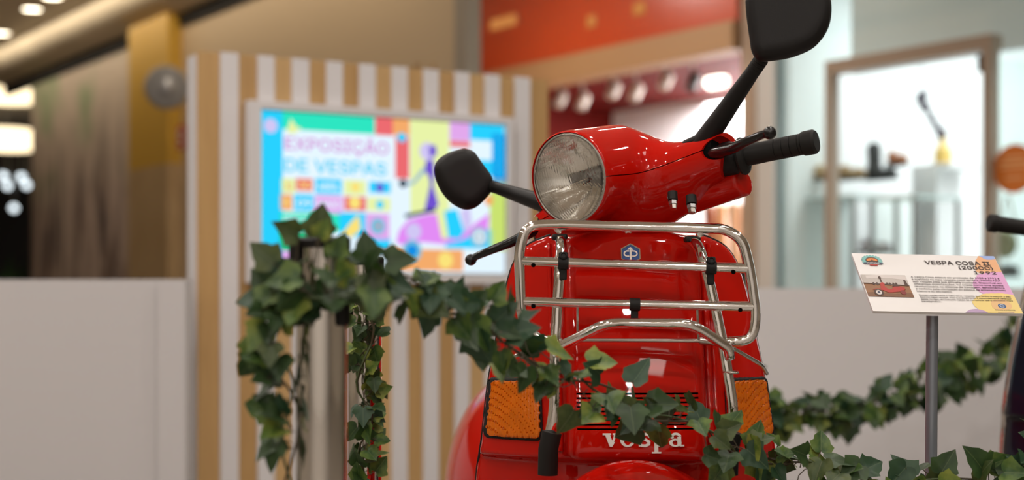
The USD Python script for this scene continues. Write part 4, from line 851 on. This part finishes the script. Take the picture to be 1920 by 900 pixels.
for px, py in ((1048, 430), (1178, 432), (1312, 437)): part(rk, 'rack_stud', lathe([(0, -.006), (.007, -.006), (.007, 0), (.004, .003), (0, .003)], 16, A(px, py + 3, YR + .002), (0, -.4, -1)), 'chrome', 40)
for px, py in ((1056, 493), (1333, 502), (1190, 571)):
    c = A(px, py); cl = part(rk, 'strap', lathe([(.0086, -.0085), (.0105, -.0085), (.0105, .0085), (.0086, .0085), (.0086, -.0085)], 24, c, (1, 0.02, -.02)), 'black_rubber', 40, 'black rubber strap around the bar')
    part(cl, 'strap_tail', xf(rbox(.0125, .006, .024, .0028), c + [0, .003, -.016], SL, SF, Z3), 'black_rubber', 40)
    if px != 1190: part(cl, 'strap_button', lathe([(0, 0), (.0062, 0), (.0062, .004), (.004, .005), (.0035, .003), (0, .003)], 20, c + [0, -.006, .011], (0, -1, .3)), 'black_plastic', 40); part(cl, 'strap_head', xf(rbox(.015, .008, .014, .003), c + [0, -.001, .011], SL, SF, Z3), 'black_rubber', 40)
for px, py in ((1000, 497), (1375, 510), (1000, 574), (1388, 581), (1366, 665)): part(rk, 'tube_hole', lathe([(0, -.001), (.0036, -.001), (.0036, .001), (0, .001)], 16, A(px, py, YR - .0062), (0, -.9, -.5)), 'hollow_shade', False)
w = A(1370, 698, 2.548); part(rk, 'wire_tie', tube([w + [.012 * math.cos(a), .012 * math.sin(a), .001 * math.sin(2 * a)] for a in np.linspace(0, 2 * PI, 24)], .0016, 8), 'chrome_worn', True)

# ================================================================== THE NAVY SCOOTER AT THE RIGHT EDGE
NO = np.array([1.372, 3.50, 0.0]); npsi = -0.45
NLx, NFx = np.array([math.cos(npsi), math.sin(npsi), 0]), np.array([math.sin(npsi), -math.cos(npsi), 0])
nb = lambda m: xf(m, NO, NLx, NFx, Z3)
NA, NB, NC, NU = steer_axes(npsi, 0.386, -0.80); NP = NO + np.array([0.022, 0.03, 0.838])
ns = lambda m: xf(m, NP, NA, NB, NC)
nv_ = thing('motor_scooter', 'dark navy motor scooter with chrome shield edge, cut off by the right picture edge', 'scooter', NO)
part(nv_, 'leg_shield', nb(shield_m), 'navy_paint', 50)
for sg in (1, -1):
    pts = np.array([[sg * (x - 0.001), tb(x, z) - 0.012, z] for x, z in outl if x > 0.13]); v, _ = nb((pts, np.array([[0, 1, 2]])))
    part(nv_, 'edge_trim', tube(v, 0.0085, 12), 'chrome', True, 'chrome edge trim of the leg shield')
part(nv_, 'front_cover', nb(sdf_mesh(cover, (-.13, -.06, .455), (.13, .185, .875), 0.009)), 'navy_paint', 50)
part(nv_, 'headset_top', ns(up), 'navy_paint', 40); part(nv_, 'headset_bottom', ns(lw), 'navy_paint', 40)
np_ = lambda a, b, c: NP + NA * a + NB * b + NC * c
n_h = part(nv_, 'headlamp', lathe([(.0795, -.002), (.0800, .002), (.0785, .0052), (.0755, .0062), (.0720, .0045), (.0712, -.004), (.0795, -.002)], 48, np_(0, .1635, .042), NB), 'ring_grey', 40)
part(n_h, 'lens', lathe([(0, -.01), (.071, -.004), (.0715, .004), (.05, .011), (0, .015)], 48, np_(0, .1635, .042), NB), 'mirror_reflector', 40)
for sg in (1, -1):
    g0, g1 = np_(sg * .195, -.012, -.004), np_(sg * .346, -.0435, -.0285); d = nrm(g1 - g0); L = float(np.linalg.norm(g1 - g0))
    part(nv_, 'switch_housing', lathe([(0, -.035), (.024, -.035), (.027, -.02), (.027, .018), (.020, .026), (0, .026)], 24, g0, d), 'black_plastic', 40)
    part(nv_, 'grip', lathe([(0, .02), (.0185, .022), (.0175, .08), (.018, L - .02), (.0204, L - .018), (.0204, L - .004), (.017, L), (0, L)], 28, g0, d), 'black_rubber', 40)
    part(nv_, 'brake_lever', tube(catmull([np_(sg * .165, .008, .012), np_(sg * .245, .050, .0), np_(sg * .318, .074, -.003), np_(sg * .335, .077, -.0055)], 8), .008, 10), 'black_gloss', 40)
part(nv_, 'steering_neck', lathe([(0, -.085)] + neck, 32, NP, NU), 'navy_paint', 40)
nw = NP + NU * -.72
nl = lambda m: xf(m, nw, NA, NB, NC)
part(nv_, 'front_fender', nl(fender_m), 'navy_paint', 50)
part(nv_, 'tyre', lathe([(.13, -.045), (.185, -.050), (.21, -.032), (.213, 0), (.21, .032), (.185, .050), (.13, .045), (.13, -.045)], 48, nw, NA), 'tyre', 40)
part(nv_, 'wheel_rim', lathe([(0, -.02), (.06, -.03), (.135, -.04), (.14, 0), (.135, .04), (.06, .03), (0, .02)], 40, nw, NA), 'steel_grey', 40)
part(nv_, 'floor_board', nb(floor_m), 'navy_paint', 40); part(nv_, 'rear_body', nb(rear_m), 'navy_paint', 50); part(nv_, 'seat', nb(seat_m), 'seat_vinyl', 50)
part(nv_, 'tyre', lathe([(.13, -.045), (.185, -.050), (.21, -.032), (.214, 0), (.21, .032), (.185, .050), (.13, .045), (.13, -.045)], 48, NO + NFx * -1.06 + Z3 * .214, NLx), 'tyre', 40)
for sg in (1, -1): part(nv_, 'stand_leg', rod(NO + NLx * sg * .10 + NFx * -.48 + Z3 * .26, NO + NLx * sg * .16 + NFx * -.42 + Z3 * .012, .012), 'steel_grey')

# ================================================================== THE SIGN STAND
SGC = np.array([0., 0., EYE]) + 0.879 * np.array([0.8497, 3.1404, 0.7721 - EYE]); SGB, SGU = nrm([0.99905, 0.03863, -0.02035]), np.array([-0.02062, 0.82817, 0.5601]); SGU = nrm(SGU - np.dot(SGU, SGB) * SGB); SGN = np.cross(SGB, SGU); SGN = -SGN if SGN[1] > 0 else SGN
BW, BH = .297 * .879, .210 * .879
sg_o = SGC - SGB * BW / 2 - SGU * BH / 2
sgn = thing('information_sign', 'tilted white printed information board on a grey pole in front of the white partition', 'sign', (0.733, 2.725, 0))
def bd_mesh(shape, z0, d): m = extrude(shape, d); return xf((np.array(m.vertices) + [0, 0, z0], m.faces), sg_o, SGB, SGU, SGN)
brd = part(sgn, 'board', bd_mesh(sbox(0, 0, BW, BH), -.0052, .005), 'board_white', False)
part(sgn, 'pole', tube([[.7330, 2.729, .710], [.7277, 2.729, .02]], .0103, 24), 'post_grey', 40); part(sgn, 'base_plate', lathe([(0, 0), (.15, 0), (.15, .006), (.14, .010), (.014, .012), (0, .012)], 40, (.7277, 2.729, 0)), 'post_grey', 40)
part(sgn, 'mounting_bracket', xf(rbox(.07, .05, .012, .004), SGC - SGN * .0115 - SGU * .045, SGB, SGU, SGN), 'post_grey', 40)
def Q(px, py):                                                # photo pixel on the board -> board units from its lower left corner
    a = np.array([[274.0, -48.0], [5.0, -108.0]]); r = np.linalg.solve(a, np.array([px - 1641.0, py - 583.0])); return float(r[0] * BW), float(r[1] * BH)
def clipb(g): return g.intersection(sbox(.0006, .0006, BW - .0006, BH - .0006))
def blob(pts, seed, amp=.004):
    r = np.random.default_rng(seed); p = catmull([Q(*q) for q in pts] + [Q(*pts[0])], 14)[:-1]; c = p.mean(0); d = p - c
    return clipb(Polygon(c + d * (1 + amp * 12 * (r.random(len(p)) - .5))[:, None]).buffer(0))
for nme, col in (('orange', (226, 172, 128)), ('pink', (214, 160, 204)), ('yellow', (228, 204, 128)), ('lilac', (178, 152, 186)), ('blue', (150, 172, 222)), ('peach', (222, 182, 130)), ('sky', (186, 178, 172)), ('cloud', (208, 200, 196)), ('field', (142, 98, 62)), ('field_dark', (118, 78, 48)), ('tree', (70, 44, 30)),
                 ('red', (172, 44, 34)), ('red_dark', (120, 30, 26)), ('teal', (120, 186, 182)), ('ink', (52, 60, 84)), ('amber', (222, 128, 44)), ('navy', (66, 92, 134)), ('pale', (205, 214, 224))):
    mat('ink_' + nme, s2l(*col), 0.5)
def pr(name, shape, z, m, label=None):
    if shape.is_empty: return
    part(brd, name, bd_mesh(shape, z, .00012), m, False, label)
pr('printed_blob', blob([(1838, 477), (1868, 480), (1876, 498), (1886, 520), (1868, 522), (1850, 515), (1832, 510), (1830, 494)], 1), .0001, 'ink_orange'); pr('printed_blob', blob([(1834, 478), (1852, 476), (1870, 478), (1868, 486), (1852, 487), (1842, 482)], 2), .0002, 'ink_blue')
pr('printed_blob', blob([(1834, 516), (1860, 512), (1886, 516), (1902, 556), (1886, 562), (1860, 560), (1836, 548), (1824, 534)], 3), .0003, 'ink_pink'); pr('printed_blob', blob([(1830, 558), (1850, 552), (1900, 556), (1916, 590), (1860, 590), (1836, 582), (1822, 568)], 4), .0004, 'ink_yellow')
pr('printed_blob', blob([(1808, 586), (1818, 581), (1832, 580), (1848, 585), (1852, 592), (1804, 592)], 5), .0005, 'ink_lilac'); pr('printed_blob', blob([(1856, 566), (1874, 562), (1890, 568), (1894, 578), (1876, 582), (1860, 578)], 6, .001), .0006, 'ink_peach')
def btext(s, x0, x1, yt, yb, m='print_dark', z=.0008, bold=False):
    t = meshkit.text_mesh(s, .01, .00012, bold=bold); b = t.bounds; (u0, v0), (u1, _), (_, v1) = Q(x0, yb), Q(x1, yb), Q(x0, yt)
    cap = meshkit_cap[bold]; sx = (u1 - u0) / (b[1][0] - b[0][0]); sy = (v1 - v0) / cap
    part(brd, 'printed_text', xf((np.array(t.vertices) * [sx, sy, 1] + [u0 - b[0][0] * sx, v0, z], t.faces), sg_o, SGB, SGU, SGN), m, False)
meshkit_cap = {b: float(meshkit.text_mesh('H', .01, .0001, bold=b).bounds[1][1]) for b in (False, True)}
btext('VESPA COSA II', 1735, 1858.5, 489.8, 496.6, bold=True); btext('(200CC)', 1799.5, 1864, 500.2, 506.3, bold=True); btext('1992', 1828, 1870, 509.9, 515.5, bold=True)
para = ['A Vespa Cosa esteve em produção de 1988 a 1992 e', 'é apelidada no meio vespista como sendo o "Patinho Feio"', 'das Vespas pela sua silhueta inusitada. Disponível em', 'diferentes motorizações, foi criada como uma aposta', 'revolucionária no sistema de travagem, aerodinâmica', 'e conforto pela otimização do espaço de armazenamento', 'interno e do seu banco.']
for i, l in enumerate(para):
    yb = 522.4 + 4.45 * i; xl = 1708.2 + 2.0 * i; xr = 1873.5 + 2.2 * i
    btext(l, xl, xr if i < 6 else xl + 65, yb - 2.9, yb, 'print_dark')
para2 = ['Modelo pertencente a Hélio Silva, vespista que tardou a assumir o seu', 'fascínio pelas vespas, mas que atualmente é assumidamente defensor', 'deste modelo exuberante capaz de conquistar até o utilizador mais', 'paradigmático.']
for i, l in enumerate(para2):
    yb = 556.2 + 3.7 * i; xl = 1724.5 + 1.7 * i; xr = 1892 + 1.9 * i
    btext(l, xl, xr if i < 3 else xl + 36, yb - 2.5, yb, 'print_dark')
# photograph printed on the board: red scooter in a stubble field
PA, PB = Q(1613, 516.8), Q(1715, 559); p0, p1 = (PA[0], PB[1]), (PB[0], PA[1]); pw, ph = p1[0] - p0[0], p1[1] - p0[1]
fr_ = lambda x, y: (p0[0] + pw * x, p0[1] + ph * y)
PP = lambda *pts: Polygon([fr_(*p) for p in pts]).intersection(sbox(p0[0], p0[1], p1[0], p1[1]))
PE = lambda x, y, rx, ry: Polygon([fr_(x + rx * math.cos(a), y + ry * math.sin(a)) for a in np.linspace(0, 2 * PI, 24)[:-1]])
pr('printed_photo', sbox(*p0, *p1), .0002, 'ink_field', 'printed photograph of a red scooter in a field')
pr('printed_photo', PP((0, .60), (.3, .56), (.6, .56), (1, .52), (1, 1), (0, 1)), .0004, 'ink_sky'); pr('printed_photo', PP((.1, .8), (.5, .86), (1, .78), (1, .95), (.4, 1), (.1, .95)), .0006, 'ink_cloud')
pr('printed_photo', unary_union([PP((0, .58), (1, .50), (1, .54), (0, .62)), PP((.90, .5), (.91, .78), (.95, .80), (.98, .5))] + [PE(x, .58, .025, .07) for x in (.22, .30, .52, .58, .66, .72)]), .0007, 'ink_tree'); pr('printed_photo', PP((0, .0), (1, 0), (1, .2), (.6, .14), (.2, .22), (0, .18)), .0005, 'ink_field_dark')
pr('printed_photo', unary_union([PP((.14, .30), (.22, .36), (.34, .36), (.36, .60), (.42, .66), (.46, .60), (.44, .46), (.50, .34), (.58, .34), (.62, .44), (.74, .50), (.86, .44), (.88, .34), (.80, .26), (.60, .20), (.48, .18), (.38, .28), (.26, .30))]), .0009, 'ink_red')
pr('printed_photo', unary_union([PP((.60, .46), (.66, .54), (.76, .52), (.78, .47), (.68, .46)), PP((.38, .66), (.40, .82), (.42, .82), (.42, .66)), PE(.40, .86, .03, .06)]), .0011, 'ink_tree')
pr('printed_photo', PE(.26, .18, .105, .155), .0010, 'ink_tree'); pr('printed_photo', PE(.26, .18, .065, .10), .0012, 'ink_cloud'); pr('printed_photo', PE(.26, .18, .03, .045), .0013, 'ink_ink')
pr('printed_photo', PE(.80, .20, .06, .10), .0010, 'ink_red_dark')
# club emblem: toothed wheel with an orange sunrise and a ribbon
lc = Q(1633, 490); lr = .0189
gear = unary_union([Point(lc).buffer(lr * .86)] + [affinity.rotate(sbox(lc[0] - .0019, lc[1] + lr * .7, lc[0] + .0019, lc[1] + lr), a, origin=lc) for a in range(-125, 126, 18)]).intersection(sbox(lc[0] - lr, lc[1] - lr * .55, lc[0] + lr, lc[1] + lr))
pr('printed_emblem', gear, .0003, 'ink_teal', 'toothed teal emblem'); pr('printed_emblem', Point(lc).buffer(lr * .62).intersection(sbox(lc[0] - lr, lc[1] - lr * .35, lc[0] + lr, lc[1] + lr)), .0005, 'ink_tree'); pr('printed_emblem', affinity.scale(Point(lc).buffer(lr * .52), 1, .8).intersection(sbox(lc[0] - lr, lc[1] - lr * .1, lc[0] + lr, lc[1] + lr)), .0007, 'ink_amber')
pr('printed_emblem', Polygon([(lc[0] - lr * .5, lc[1] - lr * .22), (lc[0] - lr * .1, lc[1] + lr * .02), (lc[0], lc[1] + lr * .14), (lc[0] + lr * .12, lc[1] + lr * .02), (lc[0] + lr * .5, lc[1] - lr * .22), (lc[0], lc[1] - lr * .40)]), .0009, 'ink_tree')
pr('printed_emblem', Polygon([(lc[0] - lr, lc[1] - lr * .52), (lc[0] - lr * .8, lc[1] - lr * .36), (lc[0] + lr * .8, lc[1] - lr * .36), (lc[0] + lr, lc[1] - lr * .52), (lc[0] + lr * .8, lc[1] - lr * .66), (lc[0] - lr * .8, lc[1] - lr * .66)]), .0010, 'ink_ink'); pr('printed_emblem', sbox(lc[0] - lr * .38, lc[1] - lr * .92, lc[0] + lr * .38, lc[1] - lr * .68), .0010, 'ink_red')
m_ = meshkit.text_mesh('PORTUGAL', .0045, .0001, True); b_ = m_.bounds; part(brd, 'printed_text', xf((np.array(m_.vertices) * [.023 / (b_[1][0] - b_[0][0]), 1, 1] + [lc[0] - .0115, lc[1] - lr * .61, .0012], m_.faces), sg_o, SGB, SGU, SGN), 'board_white', False)
cc = Q(1876.5, 574.8); pr('printed_emblem', Point(cc).buffer(.0072), .0008, 'ink_navy', 'round blue emblem'); pr('printed_emblem', Point(cc).buffer(.0042).difference(Point(cc).buffer(.0030)).difference(sbox(cc[0] + .001, cc[1] - .002, cc[0] + .01, cc[1] + .002)), .0010, 'ink_pale')
btext('CIDADE & EVENTOS', 1864, 1900, 580.6, 582.6, 'print_grey'); pr('printed_line', clipb(Polygon([Q(1868, 584.6), Q(1898, 585.0), Q(1898, 586.0), Q(1868, 585.6)])), .0008, 'ink_lilac')

# ================================================================== STANCHIONS
def stanchion(x, y, ztop, label):
    t = thing('stanchion', label, 'stanchion', (x, y, 0), 'barrier posts carrying the ivy garlands'); c = np.array([x, y, 0.0]); r = .0325
    part(t, 'post', lathe([(0, .012), (r, .012), (r, ztop - .012), (0, ztop - .012)], 48, c), 'chrome_post', 40)
    part(t, 'base', lathe([(0, 0), (.165, 0), (.17, .004), (.165, .012), (.05, .022), (r + .004, .03), (0, .03)], 48, c), 'steel_grey', 40)
    part(t, 'cap', lathe([(0, ztop - .014), (r + .002, ztop - .014), (r + .0025, ztop - .004), (r - .002, ztop), (0, ztop)], 40, c), 'black_plastic', 40)
    for k, a in enumerate((-.55, -2.55, .95, 2.1)):
        d = np.array([math.cos(a), math.sin(a), 0]); s = np.array([-d[1], d[0], 0]); q = c + d * (r + .004)
        part(t, 'belt_channel', manifold3d_arr([(q + s * dx + [0, 0, zz], .0055) for dx in (-.0045, .0045) for zz in (ztop - .004, ztop - .106)]), 'black_plastic', 40)
    return t
def manifold3d_arr(spheres):
    return manifold3d.Manifold.batch_hull([manifold3d.Manifold.sphere(r, 14).translate([float(q) for q in p]) for p, r in spheres])
mat('chrome_post', (0.78, 0.76, 0.73), 0.06, metal=1.0)
stanchion(-.2405, 1.97, .817, 'near chrome stanchion with black top wrapped in ivy, at left of the scooter')
stanchion(-.277, 2.93, .817, 'second chrome stanchion half hidden behind the near one, ivy hanging in front of it')
stanchion(.62, 4.42, .817, 'stanchion hidden behind the red scooter holding the far ivy garland')
stanchion(2.00, 5.36, .817, 'stanchion beyond the right picture edge, behind the navy scooter')
stanchion(1.04, 2.52, .817, 'stanchion beyond the right picture edge holding the front ivy garland')

# ================================================================== IVY
def leaf_mesh(v):
    r = np.random.default_rng(100 + v); j = lambda a: a * (1 + .14 * (r.random() - .5))
    half = [(0, 0), (j(.12), -j(.11)), (j(.28), -j(.14)), (j(.42), -j(.05)), (j(.50), j(.10)), (j(.60), j(.28)), (j(.50), j(.37)), (j(.42), j(.46)), (j(.35), j(.60)), (j(.20), j(.84)), (0, j(1.06))]
    tip = half[-1][1]; pts, cells = [], []
    p = np.array(half); mid = [(0, t * tip) for t in (.12, .3, .5, .75)]
    poly = Polygon(half + mid[::-1]); vv, ff = trimesh.creation.triangulate_polygon(poly, engine='earcut')
    vv, ff = trimesh.remesh.subdivide(np.c_[vv, np.zeros(len(vv))], ff)
    out_v, out_f = [], []
    fold, bend, curl = r.uniform(.05, .34), r.uniform(-.15, .40), r.uniform(-.25, .35)
    for sgn in (1, -1):
        q = vv.copy(); q[:, 0] *= sgn; ax_ = np.abs(q[:, 0])
        q[:, 2] = fold * ax_ - bend * q[:, 1] ** 2 * .6 - curl * ax_ ** 2 + .05 * np.sin(9 * q[:, 1] + 3 * sgn + v) * ax_
        out_v.append(q); out_f.append(ff if sgn > 0 else ff[:, ::-1])
    t = trimesh.Trimesh(np.vstack(out_v), np.vstack([out_f[0], out_f[1] + len(vv)]), process=False); t.merge_vertices(); return t
LEAVES = []
for k in range(10):
    v, f, n_ = meshkit.arrays(leaf_mesh(k), True); LEAVES.append((Vt.Vec3fArray.FromNumpy(v.astype(np.float32)), Vt.IntArray.FromNumpy(np.full(len(f), 3, np.int32)), Vt.IntArray.FromNumpy(f.astype(np.int32).ravel()), Vt.Vec3fArray.FromNumpy(n_.astype(np.float32)), (v.min(0), v.max(0))))
LM = ['ivy_dark', 'ivy_blue', 'ivy_mid', 'ivy_lime', 'ivy_olive']
def put_leaf(parent, pos, tipdir, normal, size, mt, r):
    pp = ppath(parent); nm = numbered(pp, 'leaf'); L = LEAVES[r.integers(len(LEAVES))]
    m = UsdGeom.Mesh.Define(stage, pp + '/' + nm)
    m.CreatePointsAttr(L[0]); m.CreateFaceVertexCountsAttr(L[1]); m.CreateFaceVertexIndicesAttr(L[2]); m.CreateNormalsAttr(L[3]); m.SetNormalsInterpolation('vertex'); m.CreateSubdivisionSchemeAttr('none')
    ey = nrm(tipdir); ez = nrm(normal - np.dot(normal, ey) * ey); ex = np.cross(ey, ez); o = pos - rootloc(pp)
    m.AddTransformOp().Set(Gf.Matrix4d(*[float(q) for q in (*(ex * size), 0, *(ey * size), 0, *(ez * size), 0, *o, 1)]))
    UsdShade.MaterialBindingAPI.Apply(m.GetPrim()).Bind(M[mt])
def garland(label, path, count, size, spread, weights, seed, group='artificial ivy garlands', wob=.012, keep=None, extra=()):
    r = np.random.default_rng(seed); P = catmull(path, 10); d = np.r_[0, np.cumsum(np.linalg.norm(np.diff(P, axis=0), axis=1))]; T = d[-1]
    base = P[0].copy(); g = thing('ivy_garland', label, 'ivy garland', P[len(P) // 2], group)
    def pt(t): return np.array([np.interp(t, d, P[:, k]) for k in range(3)])
    tt = np.linspace(0, T, int(T / .02) + 2); ph = r.uniform(0, 6, 6)
    for k in range(2):
        st = np.array([pt(t) + [wob * math.sin(38 * t + ph[k]), wob * math.cos(31 * t + ph[k + 2]), wob * math.sin(27 * t + ph[k + 4] + k)] for t in tt])
        part(g, 'stem', tube(st, .0018, 7), 'stem_brown' if k else 'stem_green', True)
    pet = []
    for i in range(count):
        t = T * (i + r.uniform(.1, .9)) / count; c = pt(t); ta = nrm(pt(min(t + .01, T)) - pt(max(t - .01, 0)))
        o = r.normal(size=3); o -= np.dot(o, ta) * ta; o = nrm(nrm(o) + np.array([0, -.35, .10])); o = nrm(o - np.dot(o, ta) * ta * .6)
        sp = spread(t / T) if callable(spread) else spread
        pos = c + o * sp * r.uniform(.25, 1.0) + ta * r.normal() * .01
        if keep is not None and not keep(pos): continue
        tip = nrm(o * r.uniform(.3, 1.0) + ta * r.normal() * .55 + np.array([0, 0, -1.0]) * r.uniform(-.55, 1.0)); nor = nrm(np.array([0, -.75, .45]) + o * .45 + r.normal(size=3) * .42)
        if abs(np.dot(nrm(nor), tip)) > .93: nor = nor + np.array([.5, 0, .5])
        put_leaf(g, pos, tip, nor, r.uniform(*size), LM[r.choice(5, p=weights)], r)
        pet.append(tube(np.array([c + ta * r.normal() * .008, (c + pos) / 2 + r.normal(size=3) * .004, pos + tip * .002]), .0009, 5, caps=False))
    for pos, tip, nor, sz_, mt in extra:
        put_leaf(g, pos, tip, np.array(nor, float), sz_, mt, r); c = P[np.argmin(np.linalg.norm(P - pos, axis=1))]; pet.append(tube(np.array([c, (c + pos) / 2 + [0, 0, .006], pos]), .0010, 5, caps=False))
    tag(part(g, 'leaf_stalks', pet, 'stem_brown', True), None, None, None, 'stuff')
    return g
W1 = [.36, .18, .24, .14, .08]
E = []
for px, py, Y, tip, nor, s_, mt in ((560, 438, 1.92, (-1, 0, .45), (.1, -1, -.4), .033, 'ivy_olive'), (597, 440, 1.90, (.15, -.1, 1), (0, -1, -.25), .038, 'ivy_olive'), (600, 443, 1.895, (.3, -.2, .6), (0, -1, .2), .024, 'ivy_lime'), (512, 492, 1.92, (-.8, 0, .7), (.3, -1, 0), .036, 'ivy_olive'),
                                     (690, 485, 1.93, (-.15, 0, 1), (.2, -1, .1), .034, 'ivy_dark'), (725, 490, 1.95, (1, 0, .1), (0, -1, .4), .036, 'ivy_dark'), (630, 480, 1.91, (.2, 0, .6), (-.3, -1, .2), .030, 'ivy_mid'), (690, 515, 1.92, (.4, -.2, -.8), (.3, -1, .2), .036, 'ivy_olive'), (560, 520, 1.90, (-.9, 0, -.2), (0, -.9, .6), .040, 'ivy_mid')):
    E.append((at(px, py, Y), np.array(tip, float), nor, s_, mt))
main = [at(*p) for p in ((598, 560, 2.035), (545, 555, 1.985), (545, 535, 1.93), (600, 545, 1.905), (655, 548, 1.915), (715, 530, 1.95), (790, 552, 2.02), (850, 585, 2.09), (930, 630, 2.17), (1010, 682, 2.24), (1090, 725, 2.30), (1180, 752, 2.36), (1270, 792, 2.42), (1360, 832, 2.47), (1440, 858, 2.51), (1530, 884, 2.54), (1620, 898, 2.55), (1720, 908, 2.55), (1850, 908, 2.54), (1980, 860, 2.53), (2090, 700, 2.52))]
def clear_name(p):                                             # leaves stay off the lettering's first and last letters
    k = np.array([960 + FPX * p[0] / p[1], 560 - FPX * (p[2] - EYE) / p[1]]); return not any(np.hypot(k[0] - x, k[1] - 820) < 44 for x in (1140, 1275))
def clear_post(p): return np.hypot(p[0] + .2405, p[1] - 1.97) > .045 and np.hypot(p[0] - 1.04, p[1] - 2.52) > .045
garland('ivy garland swagging from the near chrome stanchion down across the front of the red scooter', main, 235, (.028, .047), lambda u: .032 if u < .26 else .042, W1, 11, keep=lambda p: clear_post(p) and clear_name(p), extra=E)
garland('ivy strand hanging down the left side of the near chrome stanchion', [at(*p) for p in ((560, 500, 1.92), (522, 520, 1.935), (518, 570, 1.94), (515, 630, 1.945), (526, 700, 1.95), (540, 770, 1.955), (548, 840, 1.96), (550, 910, 1.965), (548, 1000, 1.97))], 84, (.024, .040), lambda u: .030 - .010 * u, [.44, .2, .18, .10, .08], 12, keep=lambda p: clear_post(p) and p[0] < -.283)
garland('ivy strand hanging in front of the second stanchion, between it and the scooter', [at(*p) for p in ((650, 560, 2.87), (680, 590, 2.865), (690, 640, 2.86), (680, 720, 2.86), (688, 800, 2.86), (680, 870, 2.86), (685, 960, 2.86))], 70, (.024, .038), .030, [.30, .14, .30, .18, .08], 13, keep=lambda p: np.hypot(p[0] + .277, p[1] - 2.93) > .042)
garland('distant ivy garland in front of the right white partition, behind the sign pole', [at(*p) for p in ((1380, 690, 4.41), (1400, 745, 4.38), (1436, 772, 4.36), (1520, 770, 4.40), (1600, 768, 4.50), (1680, 745, 4.62), (1750, 722, 4.75), (1820, 690, 4.90), (1890, 650, 5.05), (1985, 590, 5.22), (2052, 545, 5.31))], 296, (.038, .057), .052, [.40, .16, .26, .12, .06], 14)
